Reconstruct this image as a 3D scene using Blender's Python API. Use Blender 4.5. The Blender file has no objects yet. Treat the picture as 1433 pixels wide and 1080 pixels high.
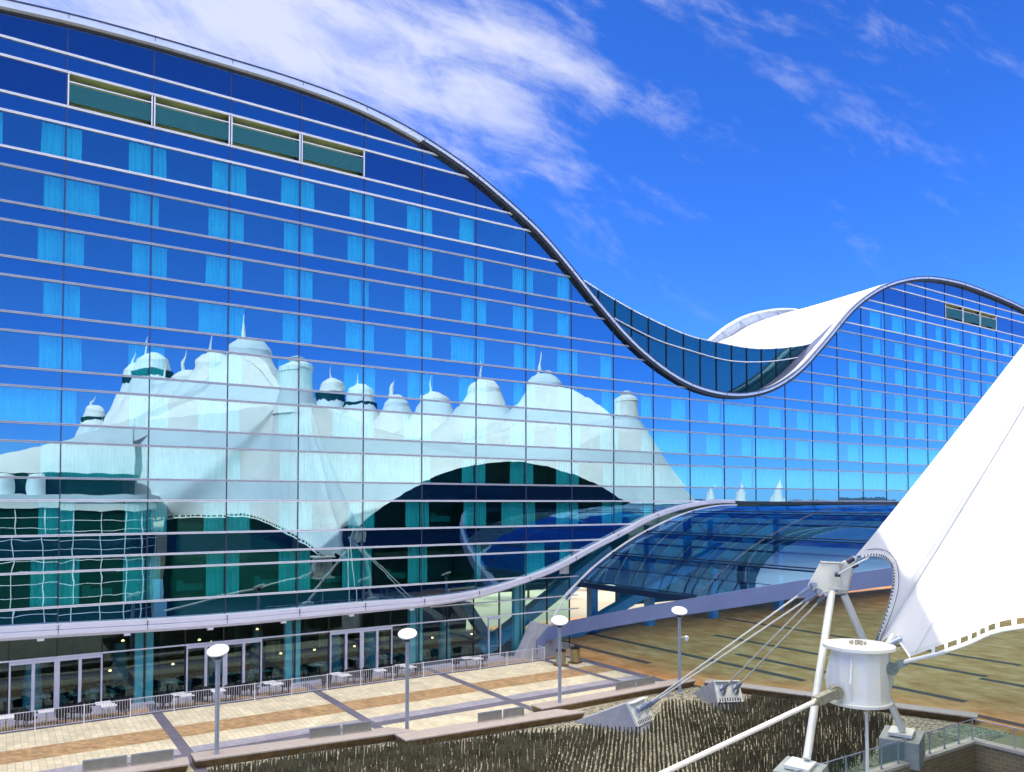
import bpy, math, random
from mathutils import Vector, Matrix
random.seed(7)
PI=math.pi
# ------------------------------------------------------------------ camera geometry (used only to size real things)
F=1098.0;H=12.2;TH=0.03;D=52.0
A=math.atan2(1672,1098)
fw=(math.cos(A),math.sin(A),0);rt=(math.sin(A),-math.cos(A),0)
cT,sT=math.cos(TH),math.sin(TH)
f_=(fw[0]*cT,fw[1]*cT,sT);u_=(-fw[0]*sT,-fw[1]*sT,cT)
CY=703-F*math.tan(TH)
def ray(x,y):
    a=(x-716.5)/F;b=(CY-y)/F
    return [f_[i]+a*rt[i]+b*u_[i] for i in range(3)]
def onY(x,y,Y=D):
    r=ray(x,y);t=Y/r[1];return (r[0]*t,Y,r[2]*t+H)
def onZ(x,y,Z=0):
    r=ray(x,y);t=(Z-H)/r[2];return (r[0]*t,r[1]*t,Z)
def atd(x,y,d):
    r=ray(x,y);return (r[0]*d,r[1]*d,r[2]*d+H)
# ------------------------------------------------------------------ scene helpers
scene=bpy.context.scene
COL=scene.collection
class MB:
    def __init__(s): s.v=[];s.f=[]
    def face(s,pts):
        n=len(s.v);s.v+= [tuple(p) for p in pts];s.f.append(tuple(range(n,n+len(pts))));return s
    def hexa(s,p):      # 8 points: bottom ring 0-3 (ccw from above), top ring 4-7
        n=len(s.v);s.v+=[tuple(q) for q in p]
        for a in ((3,2,1,0),(4,5,6,7),(0,1,5,4),(1,2,6,5),(2,3,7,6),(3,0,4,7)): s.f.append(tuple(n+i for i in a))
        return s
    def box(s,x0,x1,y0,y1,z0,z1):
        return s.hexa([(x0,y0,z0),(x1,y0,z0),(x1,y1,z0),(x0,y1,z0),(x0,y0,z1),(x1,y0,z1),(x1,y1,z1),(x0,y1,z1)])
    def bar(s,a,b,w,h,up=(0,0,1)):
        a=Vector(a);b=Vector(b);d=(b-a).normalized();U=Vector(up)
        r=d.cross(U)
        if r.length<1e-4: r=d.cross(Vector((0,1,0)))
        r.normalize();U=r.cross(d).normalized()
        P=[]
        for e in (-1,1):
            for (p,q) in ((a,-1),(a,1),(b,1),(b,-1)):
                P.append(p+r*(q*w/2)+U*(e*h/2))
        return s.hexa(P)
    def tube(s,pts,r,n=8,caps=True):
        pts=[Vector(p) for p in pts];rr=r if isinstance(r,(list,tuple)) else [r]*len(pts)
        base=len(s.v);pu=None
        for i,p in enumerate(pts):
            d=(pts[min(i+1,len(pts)-1)]-pts[max(i-1,0)]).normalized()
            if pu is None:
                pu=Vector((0,0,1)) if abs(d.z)<.9 else Vector((1,0,0))
            x=d.cross(pu).normalized();y=x.cross(d).normalized();pu=y
            for k in range(n):
                a=2*PI*k/n;s.v.append(tuple(p+x*(math.cos(a)*rr[i])+y*(math.sin(a)*rr[i])))
        for i in range(len(pts)-1):
            for k in range(n):
                a=base+i*n+k;b=base+i*n+(k+1)%n
                s.f.append((a,b,b+n,a+n))
        if caps:
            s.f.append(tuple(base+k for k in range(n))[::-1]);e=base+(len(pts)-1)*n;s.f.append(tuple(e+k for k in range(n)))
        return s
    def lathe(s,c,prof,n=24,axis='z',cap=True):
        base=len(s.v)
        for (r,z) in prof:
            for k in range(n):
                a=2*PI*k/n
                s.v.append((c[0]+r*math.cos(a),c[1]+r*math.sin(a),c[2]+z))
        for i in range(len(prof)-1):
            for k in range(n):
                a=base+i*n+k;b=base+i*n+(k+1)%n
                s.f.append((a,b,b+n,a+n))
        if cap:
            s.f.append(tuple(base+k for k in range(n))[::-1]);e=base+(len(prof)-1)*n;s.f.append(tuple(e+k for k in range(n)))
        return s
    def disc(s,c,nrm,r,t,n=32):
        c=Vector(c);nn=Vector(nrm).normalized()
        return s.tube([c-nn*t/2,c+nn*t/2],r,n)
    def plate(s,poly,off):      # polygon (3D, planar) thickened by vector off
        o=Vector(off);P=[Vector(p) for p in poly];n=len(P);b=len(s.v)
        s.v+=[tuple(p) for p in P]+[tuple(p+o) for p in P]
        s.f.append(tuple(range(b,b+n))[::-1]);s.f.append(tuple(range(b+n,b+2*n)))
        for i in range(n):
            j=(i+1)%n;s.f.append((b+i,b+j,b+n+j,b+n+i))
        return s
    def grid(s,rows):
        b=len(s.v);m=len(rows[0])
        for r in rows: s.v+=[tuple(p) for p in r]
        for i in range(len(rows)-1):
            for j in range(m-1):
                a=b+i*m+j;s.f.append((a,a+1,a+m+1,a+m))
        return s
def put(o,parent=None):
    COL.objects.link(o)
    if parent is not None: o.parent=parent
    return o
def wloc(o):
    v=Vector(o.location)
    while o.parent is not None:
        o=o.parent;v=v+Vector(o.location)
    return v
def obj(name,mb,mat,parent=None,smooth=False,origin=None):
    me=bpy.data.meshes.new(name)
    off=wloc(parent) if parent is not None else Vector((0,0,0))
    if origin is not None: off=Vector(origin)
    me.from_pydata([tuple(Vector(v)-off) for v in mb.v],[],mb.f);me.update()
    if mat is not None: me.materials.append(mat)
    if smooth:
        for p in me.polygons: p.use_smooth=True
        try:
            me.set_sharp_from_angle(angle=math.radians(38))
        except Exception: pass
    o=bpy.data.objects.new(name,me)
    if origin is not None and parent is None: o.location=origin
    return put(o,parent)
def tag(o,label=None,cat=None,group=None,kind=None):
    if label: o['label']=label
    if cat: o['category']=cat
    if group: o['group']=group
    if kind: o['kind']=kind
    return o
def thing(name,label,cat,loc=(0,0,0),rz=0,group=None):
    o=bpy.data.objects.new(name,None);o.location=loc;o.rotation_euler=(0,0,rz);COL.objects.link(o)
    o.empty_display_size=.3
    return tag(o,label,cat,group)
def struct(name,mb,mat,smooth=False): return tag(obj(name,mb,mat,smooth=smooth),kind='structure')
def kids(o): return [c for c in bpy.data.objects if c.parent==o]
def dup(src,loc,rz,label,group=None):
    r=src.copy();COL.objects.link(r);r.location=loc;r.rotation_euler=(0,0,rz);r['label']=label
    if group:r['group']=group
    for c in SRC[src.name]:
        k=c[0].copy();COL.objects.link(k);k.parent=r
        for g in c[1]:
            q=g.copy();COL.objects.link(q);q.parent=k
    return r
SRC={}
def reg(o): SRC[o.name]=[(c,kids(c)) for c in kids(o)];return o
def herm(tab):
    xs=[p[0] for p in tab];ys=[p[1] for p in tab];n=len(xs)
    m=[]
    for i in range(n):
        if i==0 or i==n-1: m.append((ys[min(i+1,n-1)]-ys[max(i-1,0)])/(xs[min(i+1,n-1)]-xs[max(i-1,0)]))
        else:
            a=(ys[i]-ys[i-1])/(xs[i]-xs[i-1]);b=(ys[i+1]-ys[i])/(xs[i+1]-xs[i])
            m.append((a*(xs[i+1]-xs[i])+b*(xs[i]-xs[i-1]))/(xs[i+1]-xs[i-1]))
    def g(x):
        if x<=xs[0]: return ys[0]
        if x>=xs[-1]: return ys[-1]
        lo=0
        while xs[lo+1]<x: lo+=1
        h=xs[lo+1]-xs[lo];t=(x-xs[lo])/h
        return (2*t**3-3*t*t+1)*ys[lo]+(t**3-2*t*t+t)*h*m[lo]+(-2*t**3+3*t*t)*ys[lo+1]+(t**3-t*t)*h*m[lo+1]
    return g
def cat(P,n=6):
    out=[]
    for i in range(len(P)-1):
        p0,p1,p2,p3=[Vector(P[max(0,min(len(P)-1,i+k))]) for k in (-1,0,1,2)]
        for k in range(n):
            t=k/n;out.append(.5*((2*p1)+(p2-p0)*t+(2*p0-5*p1+4*p2-p3)*t*t+(3*p1-p0-3*p2+p3)*t**3))
    out.append(Vector(P[-1]));return out
# ------------------------------------------------------------------ materials
def newmat(name):
    m=bpy.data.materials.new(name);m.use_nodes=True;nt=m.node_tree;nt.nodes.clear()
    out=nt.nodes.new('ShaderNodeOutputMaterial');return m,nt,out
def N(nt,t,**k):
    n=nt.nodes.new(t)
    for a,b in k.items():
        if a.startswith('i_'): n.inputs[a[2:].replace('_',' ')].default_value=b
        else: setattr(n,a,b)
    return n
def c4(c): return (c[0],c[1],c[2],1)
def mat(name,col,rough=.6,metal=0,var=.12,scale=3,bump=0,bscale=20,col2=None,spec=.5,emit=None,estr=1):
    m,nt,out=newmat(name)
    b=N(nt,'ShaderNodeBsdfPrincipled');nt.links.new(b.outputs[0],out.inputs[0])
    b.inputs['Roughness'].default_value=rough;b.inputs['Metallic'].default_value=metal
    b.inputs['Specular IOR Level'].default_value=spec
    geo=N(nt,'ShaderNodeNewGeometry')
    nz=N(nt,'ShaderNodeTexNoise');nz.inputs['Scale'].default_value=scale;nz.inputs['Detail'].default_value=6
    nt.links.new(geo.outputs['Position'],nz.inputs['Vector'])
    mx=N(nt,'ShaderNodeMix',data_type='RGBA')
    rp=N(nt,'ShaderNodeMapRange');rp.inputs['From Min'].default_value=.3;rp.inputs['From Max'].default_value=.7
    nt.links.new(nz.outputs[0],rp.inputs[0]);nt.links.new(rp.outputs[0],mx.inputs[0])
    mx.inputs[6].default_value=c4([v*(1-var) for v in col]);mx.inputs[7].default_value=c4(col2 or [min(1,v*(1+var)) for v in col])
    nt.links.new(mx.outputs[2],b.inputs['Base Color'])
    if bump:
        n2=N(nt,'ShaderNodeTexNoise');n2.inputs['Scale'].default_value=bscale;n2.inputs['Detail'].default_value=4
        nt.links.new(geo.outputs['Position'],n2.inputs['Vector'])
        bp=N(nt,'ShaderNodeBump');bp.inputs['Strength'].default_value=bump;bp.inputs['Distance'].default_value=.02
        nt.links.new(n2.outputs[0],bp.inputs['Height']);nt.links.new(bp.outputs[0],b.inputs['Normal'])
    if emit:
        b.inputs['Emission Color'].default_value=c4(emit);b.inputs['Emission Strength'].default_value=estr
    return m
def glass(name,refl,fac,trans=None,under=None,rough=0.0,wob=.0026,wscale=.7,fres=.35):
    """coated architectural glass: mirror coat over tinted clear glass (trans) or over an opaque panel (under)"""
    m,nt,out=newmat(name)
    mix=N(nt,'ShaderNodeMixShader');gl=N(nt,'ShaderNodeBsdfGlossy');gl.inputs['Color'].default_value=c4(refl);gl.inputs['Roughness'].default_value=rough
    if under: 
        tr=N(nt,'ShaderNodeBsdfDiffuse');tr.inputs['Color'].default_value=c4(under)
    else:
        tr=N(nt,'ShaderNodeBsdfTransparent');tr.inputs['Color'].default_value=c4(trans)
    lw=N(nt,'ShaderNodeLayerWeight');lw.inputs['Blend'].default_value=.5
    ma=N(nt,'ShaderNodeMath',operation='MULTIPLY_ADD',use_clamp=True);ma.inputs[1].default_value=fres;ma.inputs[2].default_value=fac
    pw=N(nt,'ShaderNodeMath',operation='POWER');pw.inputs[1].default_value=3
    nt.links.new(lw.outputs['Facing'],pw.inputs[0]);nt.links.new(pw.outputs[0],ma.inputs[0]);nt.links.new(ma.outputs[0],mix.inputs[0])
    nt.links.new(tr.outputs[0],mix.inputs[1]);nt.links.new(gl.outputs[0],mix.inputs[2]);nt.links.new(mix.outputs[0],out.inputs[0])
    if wob:
        geo=N(nt,'ShaderNodeNewGeometry')
        ad=N(nt,'ShaderNodeVectorMath',operation='ADD')
        sc=N(nt,'ShaderNodeVectorMath',operation='SCALE');sc.inputs['Scale'].default_value=37.0
        cb=N(nt,'ShaderNodeCombineXYZ')
        nt.links.new(geo.outputs['Random Per Island'],cb.inputs[0]);nt.links.new(geo.outputs['Random Per Island'],cb.inputs[2])
        nt.links.new(cb.outputs[0],sc.inputs[0]);nt.links.new(geo.outputs['Position'],ad.inputs[0]);nt.links.new(sc.outputs[0],ad.inputs[1])
        nz=N(nt,'ShaderNodeTexNoise');nz.inputs['Scale'].default_value=wscale;nz.inputs['Detail'].default_value=1.0
        nt.links.new(ad.outputs[0],nz.inputs['Vector'])
        bp=N(nt,'ShaderNodeBump');bp.inputs['Strength'].default_value=1;bp.inputs['Distance'].default_value=wob
        nt.links.new(nz.outputs[0],bp.inputs['Height'])
        oi=N(nt,'ShaderNodeObjectInfo');sm_=N(nt,'ShaderNodeMath',operation='ADD');nt.links.new(oi.outputs['Random'],sm_.inputs[0]);nt.links.new(geo.outputs['Random Per Island'],sm_.inputs[1])
        wn=N(nt,'ShaderNodeTexWhiteNoise',noise_dimensions='1D');nt.links.new(sm_.outputs[0],wn.inputs['W'])
        sb=N(nt,'ShaderNodeVectorMath',operation='SUBTRACT');nt.links.new(wn.outputs['Color'],sb.inputs[0]);sb.inputs[1].default_value=(.5,.5,.5)
        s2_=N(nt,'ShaderNodeVectorMath',operation='SCALE');s2_.inputs['Scale'].default_value=.0042;nt.links.new(sb.outputs[0],s2_.inputs[0])
        a2=N(nt,'ShaderNodeVectorMath',operation='ADD');nt.links.new(bp.outputs[0],a2.inputs[0]);nt.links.new(s2_.outputs[0],a2.inputs[1])
        nn_=N(nt,'ShaderNodeVectorMath',operation='NORMALIZE');nt.links.new(a2.outputs[0],nn_.inputs[0]);nt.links.new(nn_.outputs[0],gl.inputs['Normal'])
    return m
def pavers(name,c1,c2,mortar,bw,bh,rot=0,rough=.8,msize=.02,vary=.0):
    m,nt,out=newmat(name)
    b=N(nt,'ShaderNodeBsdfPrincipled');b.inputs['Roughness'].default_value=rough;nt.links.new(b.outputs[0],out.inputs[0])
    b.inputs['Specular IOR Level'].default_value=.25
    geo=N(nt,'ShaderNodeNewGeometry');mp=N(nt,'ShaderNodeMapping');mp.inputs['Rotation'].default_value=(0,0,rot)
    nt.links.new(geo.outputs['Position'],mp.inputs[0])
    br=N(nt,'ShaderNodeTexBrick');br.inputs['Scale'].default_value=1;br.inputs['Brick Width'].default_value=bw;br.inputs['Row Height'].default_value=bh
    br.inputs['Mortar Size'].default_value=msize;br.inputs['Color1'].default_value=c4(c1);br.inputs['Color2'].default_value=c4(c2);br.inputs['Mortar'].default_value=c4(mortar)
    nt.links.new(mp.outputs[0],br.inputs['Vector'])
    nz=N(nt,'ShaderNodeTexNoise');nz.inputs['Scale'].default_value=.7;nz.inputs['Detail'].default_value=8;nz.inputs['Roughness'].default_value=.7
    nt.links.new(geo.outputs['Position'],nz.inputs['Vector'])
    rp=N(nt,'ShaderNodeMapRange');rp.inputs['From Min'].default_value=.3;rp.inputs['From Max'].default_value=.7;rp.inputs['To Min'].default_value=.72;rp.inputs['To Max'].default_value=1.08
    nt.links.new(nz.outputs[0],rp.inputs[0])
    mu=N(nt,'ShaderNodeVectorMath',operation='SCALE');nt.links.new(br.outputs[0],mu.inputs[0]);nt.links.new(rp.outputs[0],mu.inputs['Scale'])
    nt.links.new(mu.outputs[0],b.inputs['Base Color'])
    bp=N(nt,'ShaderNodeBump');bp.inputs['Strength'].default_value=.4;bp.inputs['Distance'].default_value=.01;bp.invert=True
    nt.links.new(br.outputs[1],bp.inputs['Height']);nt.links.new(bp.outputs[0],b.inputs['Normal'])
    return m
REFL=(.62,.9,1.0)
M={}
M['win']=glass('window_glass',REFL,.38,trans=(.17,.84,.84),fres=.3)
M['winlow']=M['win']
M['span']=glass('spandrel_glass',(.46,.76,.92),.40,under=(.002,.008,.05),fres=.25)
M['upglass']=glass('upper_glass',(.45,.6,.8),.36,under=(.001,.005,.04),fres=.25)
M['recess']=glass('recessed_glass',(.18,.38,.46),.30,under=(.006,.06,.085),fres=.25)
M['shop']=glass('ground_floor_glass',(.5,.7,.75),.14,trans=(.55,.85,.85),fres=.35,wob=.001)
M['canopy']=glass('canopy_glass',(.35,.65,1.0),.16,trans=(.40,.78,1.0),fres=.45,wob=.001)
M['canopyband']=glass('frosted_canopy_glass',(.5,.7,1.0),.3,trans=(.35,.6,.95),fres=.4,wob=.001)
M['rail_glass']=glass('balustrade_glass',(.8,.9,.9),.08,trans=(.78,.9,.88),fres=.4,wob=0)
M['termglass']=glass('terminal_glass',(.3,.5,.5),.08,under=(.004,.045,.032),fres=.1,wob=.001)
M['white']=mat('white_aluminium',(.78,.79,.83),.35,0,.04,2)
M['transom']=mat('transom_aluminium',(.44,.46,.52),.35,.1,.05,2)
M['cdark']=pavers('dark_concourse_pavers',(.15,.10,.08),(.12,.08,.07),(.09,.07,.06),.4,.2,msize=.006)
M['fascia']=mat('fascia_metal',(.72,.73,.82),.35,0,.04,1)
M['frame']=mat('door_frame_metal',(.62,.64,.74),.35,.1,.05,2)
M['mull']=mat('dark_mullion',(.05,.06,.12),.4,.3,.1,2)
M['capw']=mat('roof_cap_metal',(.62,.68,.74),.35,.2,.06,.6)
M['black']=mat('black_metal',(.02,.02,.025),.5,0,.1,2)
M['roof']=mat('roof_membrane',(.85,.85,.84),.7,0,.05,.35,bump=.2,bscale=2)
M['curtain']=None
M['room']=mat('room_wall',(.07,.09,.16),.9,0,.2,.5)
M['roomfloor']=mat('room_floor',(.08,.07,.06),.9)
M['louvre']=mat('louvre_screen',(.02,.16,.17),.5,.2,.15,14)
M['louvreback']=mat('louvre_back',(.42,.50,.22),.8,0,.1,1)
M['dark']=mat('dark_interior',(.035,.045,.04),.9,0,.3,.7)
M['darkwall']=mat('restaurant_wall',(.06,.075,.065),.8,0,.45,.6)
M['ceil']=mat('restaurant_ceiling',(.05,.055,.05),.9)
M['teal']=mat('teal_column',(.30,.70,.80),.5,0,.06,1)
M['steel']=mat('blue_steel',(.06,.32,.58),.45,.1,.1,1)
M['darksteel']=mat('dark_steel',(.012,.035,.08),.4,.4,.1,1)
M['beam']=mat('beam_paint',(.20,.255,.43),.45,.1,.06,.8)
M['galv']=mat('galvanised_steel',(.40,.46,.56),.38,.5,.08,3)
M['lampw']=mat('lamp_disc',(.85,.85,.86),.4,0,.03,3)
M['conc']=mat('concrete',(.42,.43,.46),.85,0,.12,2.5,bump=.25,bscale=18)
M['concd']=mat('plinth_concrete',(.34,.38,.37),.85,0,.15,2,bump=.25,bscale=18)
M['whitepaint']=mat('white_steel_paint',(.80,.84,.83),.38,0,.06,1.6,bump=.06,bscale=9,col2=(.82,.82,.70))
M['cable']=mat('cable_white',(.80,.80,.72),.4,0,.05,4)
M['bluegrey']=mat('socket_metal',(.30,.36,.50),.4,.5,.1,5)
M['oldmetal']=mat('weathered_clevis',(.42,.40,.30),.45,.6,.2,7)
M['greymetal']=mat('grey_clevis',(.25,.30,.30),.5,.5,.2,9)
M['bench_top']=mat('bench_top',(.42,.365,.335),.75,0,.08,3,bump=.15)
M['bench_side']=mat('bench_side',(.17,.11,.045),.8,0,.3,3,bump=.3)
M['backrest']=mat('backrest_metal',(.30,.31,.29),.4,.5,.12,3)
M['bin']=mat('bin_metal',(.50,.42,.22),.3,.8,.1,6)
M['tabletop']=mat('table_top',(.86,.88,.92),.4,0,.03,3)
M['tableleg']=mat('table_leg',(.45,.36,.10),.4,.4,.1,6)
M['wicker']=mat('dark_wicker',(.018,.017,.014),.7,0,.5,40,bump=.6,bscale=60)
M['intable']=mat('indoor_table',(.20,.46,.38),.35,0,.1,2)
M['inchair']=mat('indoor_chair',(.10,.22,.20),.6,0,.15,2)
M['cone']=mat('speckled_pillar',(.16,.40,.46),.6,0,.45,14)
M['fin']=mat('weathered_fin_steel',(.09,.07,.04),.6,.3,.5,1.2,col2=(.17,.17,.11))
M['membrane']=None
M['lampglow']=mat('lamp_glow',(.9,.6,.3),.5,emit=(1,.62,.25),estr=1.6)
M['capstone']=mat('cap_stone',(.58,.55,.50),.8,0,.08,2,bump=.2)
M['podband']=mat('deck_fascia',(.75,.80,.78),.6,0,.05,.5)
M['mountain']=mat('far_ridge',(.05,.09,.14),1)
M['farbright']=mat('dry_ground',(.42,.36,.24),.95,0,.3,.05)
M['tree']=mat('foliage',(.05,.085,.02),.9,0,.5,.9)
M['car']=mat('pale_metal',(.5,.52,.55),.4,.2)
M['cream']=pavers('cream_pavers',(.80,.72,.53),(.68,.61,.44),(.50,.45,.33),.62,.31,rot=PI/2,msize=.014)
M['tan']=pavers('tan_pavers',(.58,.39,.21),(.36,.23,.11),(.34,.24,.14),.30,.15,rot=PI/4,msize=.006)
M['lgrey']=pavers('grey_pavers',(.42,.41,.47),(.34,.33,.40),(.28,.27,.32),.3,.15,rot=PI/4,msize=.006)
M['dband']=pavers('dark_pavers',(.19,.18,.235),(.15,.145,.19),(.11,.11,.15),.4,.2,msize=.006)
def brickmat():
    m,nt,out=newmat('brick_wall')
    b=N(nt,'ShaderNodeBsdfPrincipled');b.inputs['Roughness'].default_value=.85;nt.links.new(b.outputs[0],out.inputs[0])
    geo=N(nt,'ShaderNodeNewGeometry');sp=N(nt,'ShaderNodeSeparateXYZ');nt.links.new(geo.outputs['Position'],sp.inputs[0])
    ad=N(nt,'ShaderNodeMath',operation='ADD');nt.links.new(sp.outputs[0],ad.inputs[0]);nt.links.new(sp.outputs[1],ad.inputs[1])
    cb=N(nt,'ShaderNodeCombineXYZ');nt.links.new(ad.outputs[0],cb.inputs[0]);nt.links.new(sp.outputs[2],cb.inputs[1])
    br=N(nt,'ShaderNodeTexBrick');br.inputs['Scale'].default_value=1;br.inputs['Brick Width'].default_value=.42;br.inputs['Row Height'].default_value=.205;br.inputs['Mortar Size'].default_value=.012
    br.inputs['Color1'].default_value=(.33,.26,.14,1);br.inputs['Color2'].default_value=(.25,.20,.12,1);br.inputs['Mortar'].default_value=(.42,.38,.27,1)
    nt.links.new(cb.outputs[0],br.inputs['Vector']);nt.links.new(br.outputs[0],b.inputs['Base Color'])
    return m
M['brick']=brickmat()
def gravelmat():
    m,nt,out=newmat('gravel')
    b=N(nt,'ShaderNodeBsdfPrincipled');b.inputs['Roughness'].default_value=.9;nt.links.new(b.outputs[0],out.inputs[0])
    geo=N(nt,'ShaderNodeNewGeometry');vo=N(nt,'ShaderNodeTexVoronoi');vo.inputs['Scale'].default_value=9
    nt.links.new(geo.outputs['Position'],vo.inputs['Vector'])
    cr=N(nt,'ShaderNodeValToRGB');e=cr.color_ramp.elements;e[0].position=0;e[0].color=(.07,.065,.045,1);e[1].position=1;e[1].color=(.50,.47,.35,1)
    sp=N(nt,'ShaderNodeSeparateColor');nt.links.new(vo.outputs['Color'],sp.inputs[0]);nt.links.new(sp.outputs[0],cr.inputs[0])
    nt.links.new(cr.outputs[0],b.inputs['Base Color'])
    bp=N(nt,'ShaderNodeBump');bp.inputs['Strength'].default_value=1;bp.inputs['Distance'].default_value=.06;bp.invert=True
    nt.links.new(vo.outputs['Distance'],bp.inputs['Height']);nt.links.new(bp.outputs[0],b.inputs['Normal'])
    return m
M['gravel']=gravelmat()
def concoursemat():
    m,nt,out=newmat('stained_concrete')
    b=N(nt,'ShaderNodeBsdfPrincipled');b.inputs['Roughness'].default_value=.75;b.inputs['Specular IOR Level'].default_value=.15;nt.links.new(b.outputs[0],out.inputs[0])
    geo=N(nt,'ShaderNodeNewGeometry');mp=N(nt,'ShaderNodeMapping');mp.inputs['Scale'].default_value=(.8,.5,1)
    nt.links.new(geo.outputs['Position'],mp.inputs[0])
    nz=N(nt,'ShaderNodeTexNoise');nz.inputs['Scale'].default_value=.8;nz.inputs['Detail'].default_value=9;nz.inputs['Roughness'].default_value=.65;nz.inputs['Distortion'].default_value=.15
    nt.links.new(mp.outputs[0],nz.inputs['Vector'])
    cr=N(nt,'ShaderNodeValToRGB');e=cr.color_ramp.elements;e[0].position=.32;e[0].color=(.42,.17,.055,1);e[1].position=.68;e[1].color=(.70,.38,.18,1)
    k=e.new(.5);k.color=(.57,.275,.10,1)
    nt.links.new(nz.outputs[0],cr.inputs[0]);nt.links.new(cr.outputs[0],b.inputs['Base Color'])
    n2=N(nt,'ShaderNodeTexNoise');n2.inputs['Scale'].default_value=25;nt.links.new(geo.outputs['Position'],n2.inputs['Vector'])
    bp=N(nt,'ShaderNodeBump');bp.inputs['Strength'].default_value=.15;bp.inputs['Distance'].default_value=.01
    nt.links.new(n2.outputs[0],bp.inputs['Height']);nt.links.new(bp.outputs[0],b.inputs['Normal'])
    return m
M['concourse']=concoursemat()
def curtainmat():
    m,nt,out=newmat('sheer_curtain')
    d=N(nt,'ShaderNodeBsdfDiffuse');nt.links.new(d.outputs[0],out.inputs[0])
    geo=N(nt,'ShaderNodeNewGeometry');mp=N(nt,'ShaderNodeMapping');mp.inputs['Scale'].default_value=(9,1,.25)
    nt.links.new(geo.outputs['Position'],mp.inputs[0])
    nz=N(nt,'ShaderNodeTexNoise');nz.inputs['Scale'].default_value=1;nz.inputs['Detail'].default_value=3;nt.links.new(mp.outputs[0],nz.inputs['Vector'])
    cr=N(nt,'ShaderNodeValToRGB');e=cr.color_ramp.elements;e[0].position=.3;e[0].color=(.72,.76,.76,1);e[1].position=.65;e[1].color=(.95,.97,.96,1)
    nt.links.new(nz.outputs[0],cr.inputs[0]);nt.links.new(cr.outputs[0],d.inputs[0])
    return m
M['curtain']=curtainmat()
M['seam']=mat('membrane_seam',(.62,.63,.64),.7)
def membranemat():
    m,nt,out=newmat('tent_membrane')
    mx=N(nt,'ShaderNodeMixShader');mx.inputs[0].default_value=.12
    d=N(nt,'ShaderNodeBsdfPrincipled');d.inputs['Roughness'].default_value=.65
    t=N(nt,'ShaderNodeBsdfTranslucent');t.inputs[0].default_value=(.85,.86,.82,1)
    geo=N(nt,'ShaderNodeNewGeometry');nz=N(nt,'ShaderNodeTexNoise');nz.inputs['Scale'].default_value=.6;nz.inputs['Detail'].default_value=5
    nt.links.new(geo.outputs['Position'],nz.inputs['Vector'])
    cr=N(nt,'ShaderNodeValToRGB');e=cr.color_ramp.elements;e[0].position=.3;e[0].color=(.80,.80,.77,1);e[1].position=.7;e[1].color=(.88,.88,.86,1)
    nt.links.new(nz.outputs[0],cr.inputs[0]);nt.links.new(cr.outputs[0],d.inputs['Base Color'])
    nt.links.new(d.outputs[0],mx.inputs[1]);nt.links.new(t.outputs[0],mx.inputs[2]);nt.links.new(mx.outputs[0],out.inputs[0])
    return m
M['membrane']=membranemat()
# ------------------------------------------------------------------ ground
g=MB()
def q(mb,x0,x1,y0,y1,z): mb.face([(x0,y0,z),(x1,y0,z),(x1,y1,z),(x0,y1,z)])
PX0,PX1,PY0,PY1=-60,41.05,-30,20.42
q(g,-3000,3000,PY1,3000,0);q(g,PX1,3000,-3000,PY1,0);q(g,-3000,PX0,-3000,PY1,0);q(g,PX0,PX1,-3000,PY0,0)
struct('ground',g,M['farbright'])
g=MB();q(g,PX0,PX1,PY0,PY1,-5.5);struct('lower_court_floor',g,M['conc'])
g=MB()
g.face([(-60,36,.004),(8,36,.004),(39,34.5,.004),(38.05,40,.004),(38.25,49.6,.004),(38.25,52,.004),(-60,52,.004)])
struct('plaza_paving',g,M['cream'])
g=MB();g.face([(38.25,60,.005),(38.25,49.6,.005),(38.05,40,.005),(39.0,37.2,.005),(41.0,36.6,.005),(44.8,20.45,.005),(45.2,8,.005),(130,8,.005),(130,66,.005),(38.25,66,.005)])
struct('concourse_paving',g,M['concourse'])
g=MB();q(g,-60,38,43.85,46.1,.008);q(g,-60,38.1,50.21,51.04,.008);struct('tan_paving_band',g,M['tan'])
g=MB();q(g,-60,38,40.9,41.9,.008);q(g,-60,38.1,51.05,52.2,.008);struct('grey_paving_band',g,M['lgrey'])
g=MB();q(g,-60,38,40.1,40.88,.009);q(g,-60,38.1,49.62,50.2,.007)
for x in (-10.6,-1.3,7.98,17.48,26.63,35.65): q(g,x-.28,x+.28,36.0,52,.012)
g.face([(37.75,39.6,.014),(38.6,39.6,.014),(38.6,49.8,.014),(37.75,49.8,.014)])
struct('dark_paving_band',g,M['dband']);g=MB()
for (x,y0,y1) in ((41.6,44.3,56),(46.4,34.2,60),(50.0,34.9,43.2),(55.4,38.8,50.5),(58.2,28,33.6),(57.2,22,28),(49.8,25.2,30.1),(47.1,15,24),(45.4,23,27.4),(64.3,28.5,57)):
    q(g,x-.37,x+.37,y0,y1,.012)
g.face([(39.0,36.6,.013),(39.4,37.1,.013),(38.6,39.8,.013),(37.9,39.6,.013)])
struct('concourse_band',g,M['cdark'])
g=MB();g.face([(-30,20.45,.010),(45,20.45,.010),(43.9,30,.010),(42.3,33.4,.010),(40.3,37.1,.010),(38,37.2,.010),(27,36.6,.010),(18,37.2,.010),(8,38.0,.010),(-30,38.4,.010)])
struct('gravel_bed',g,M['gravel'])
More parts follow.
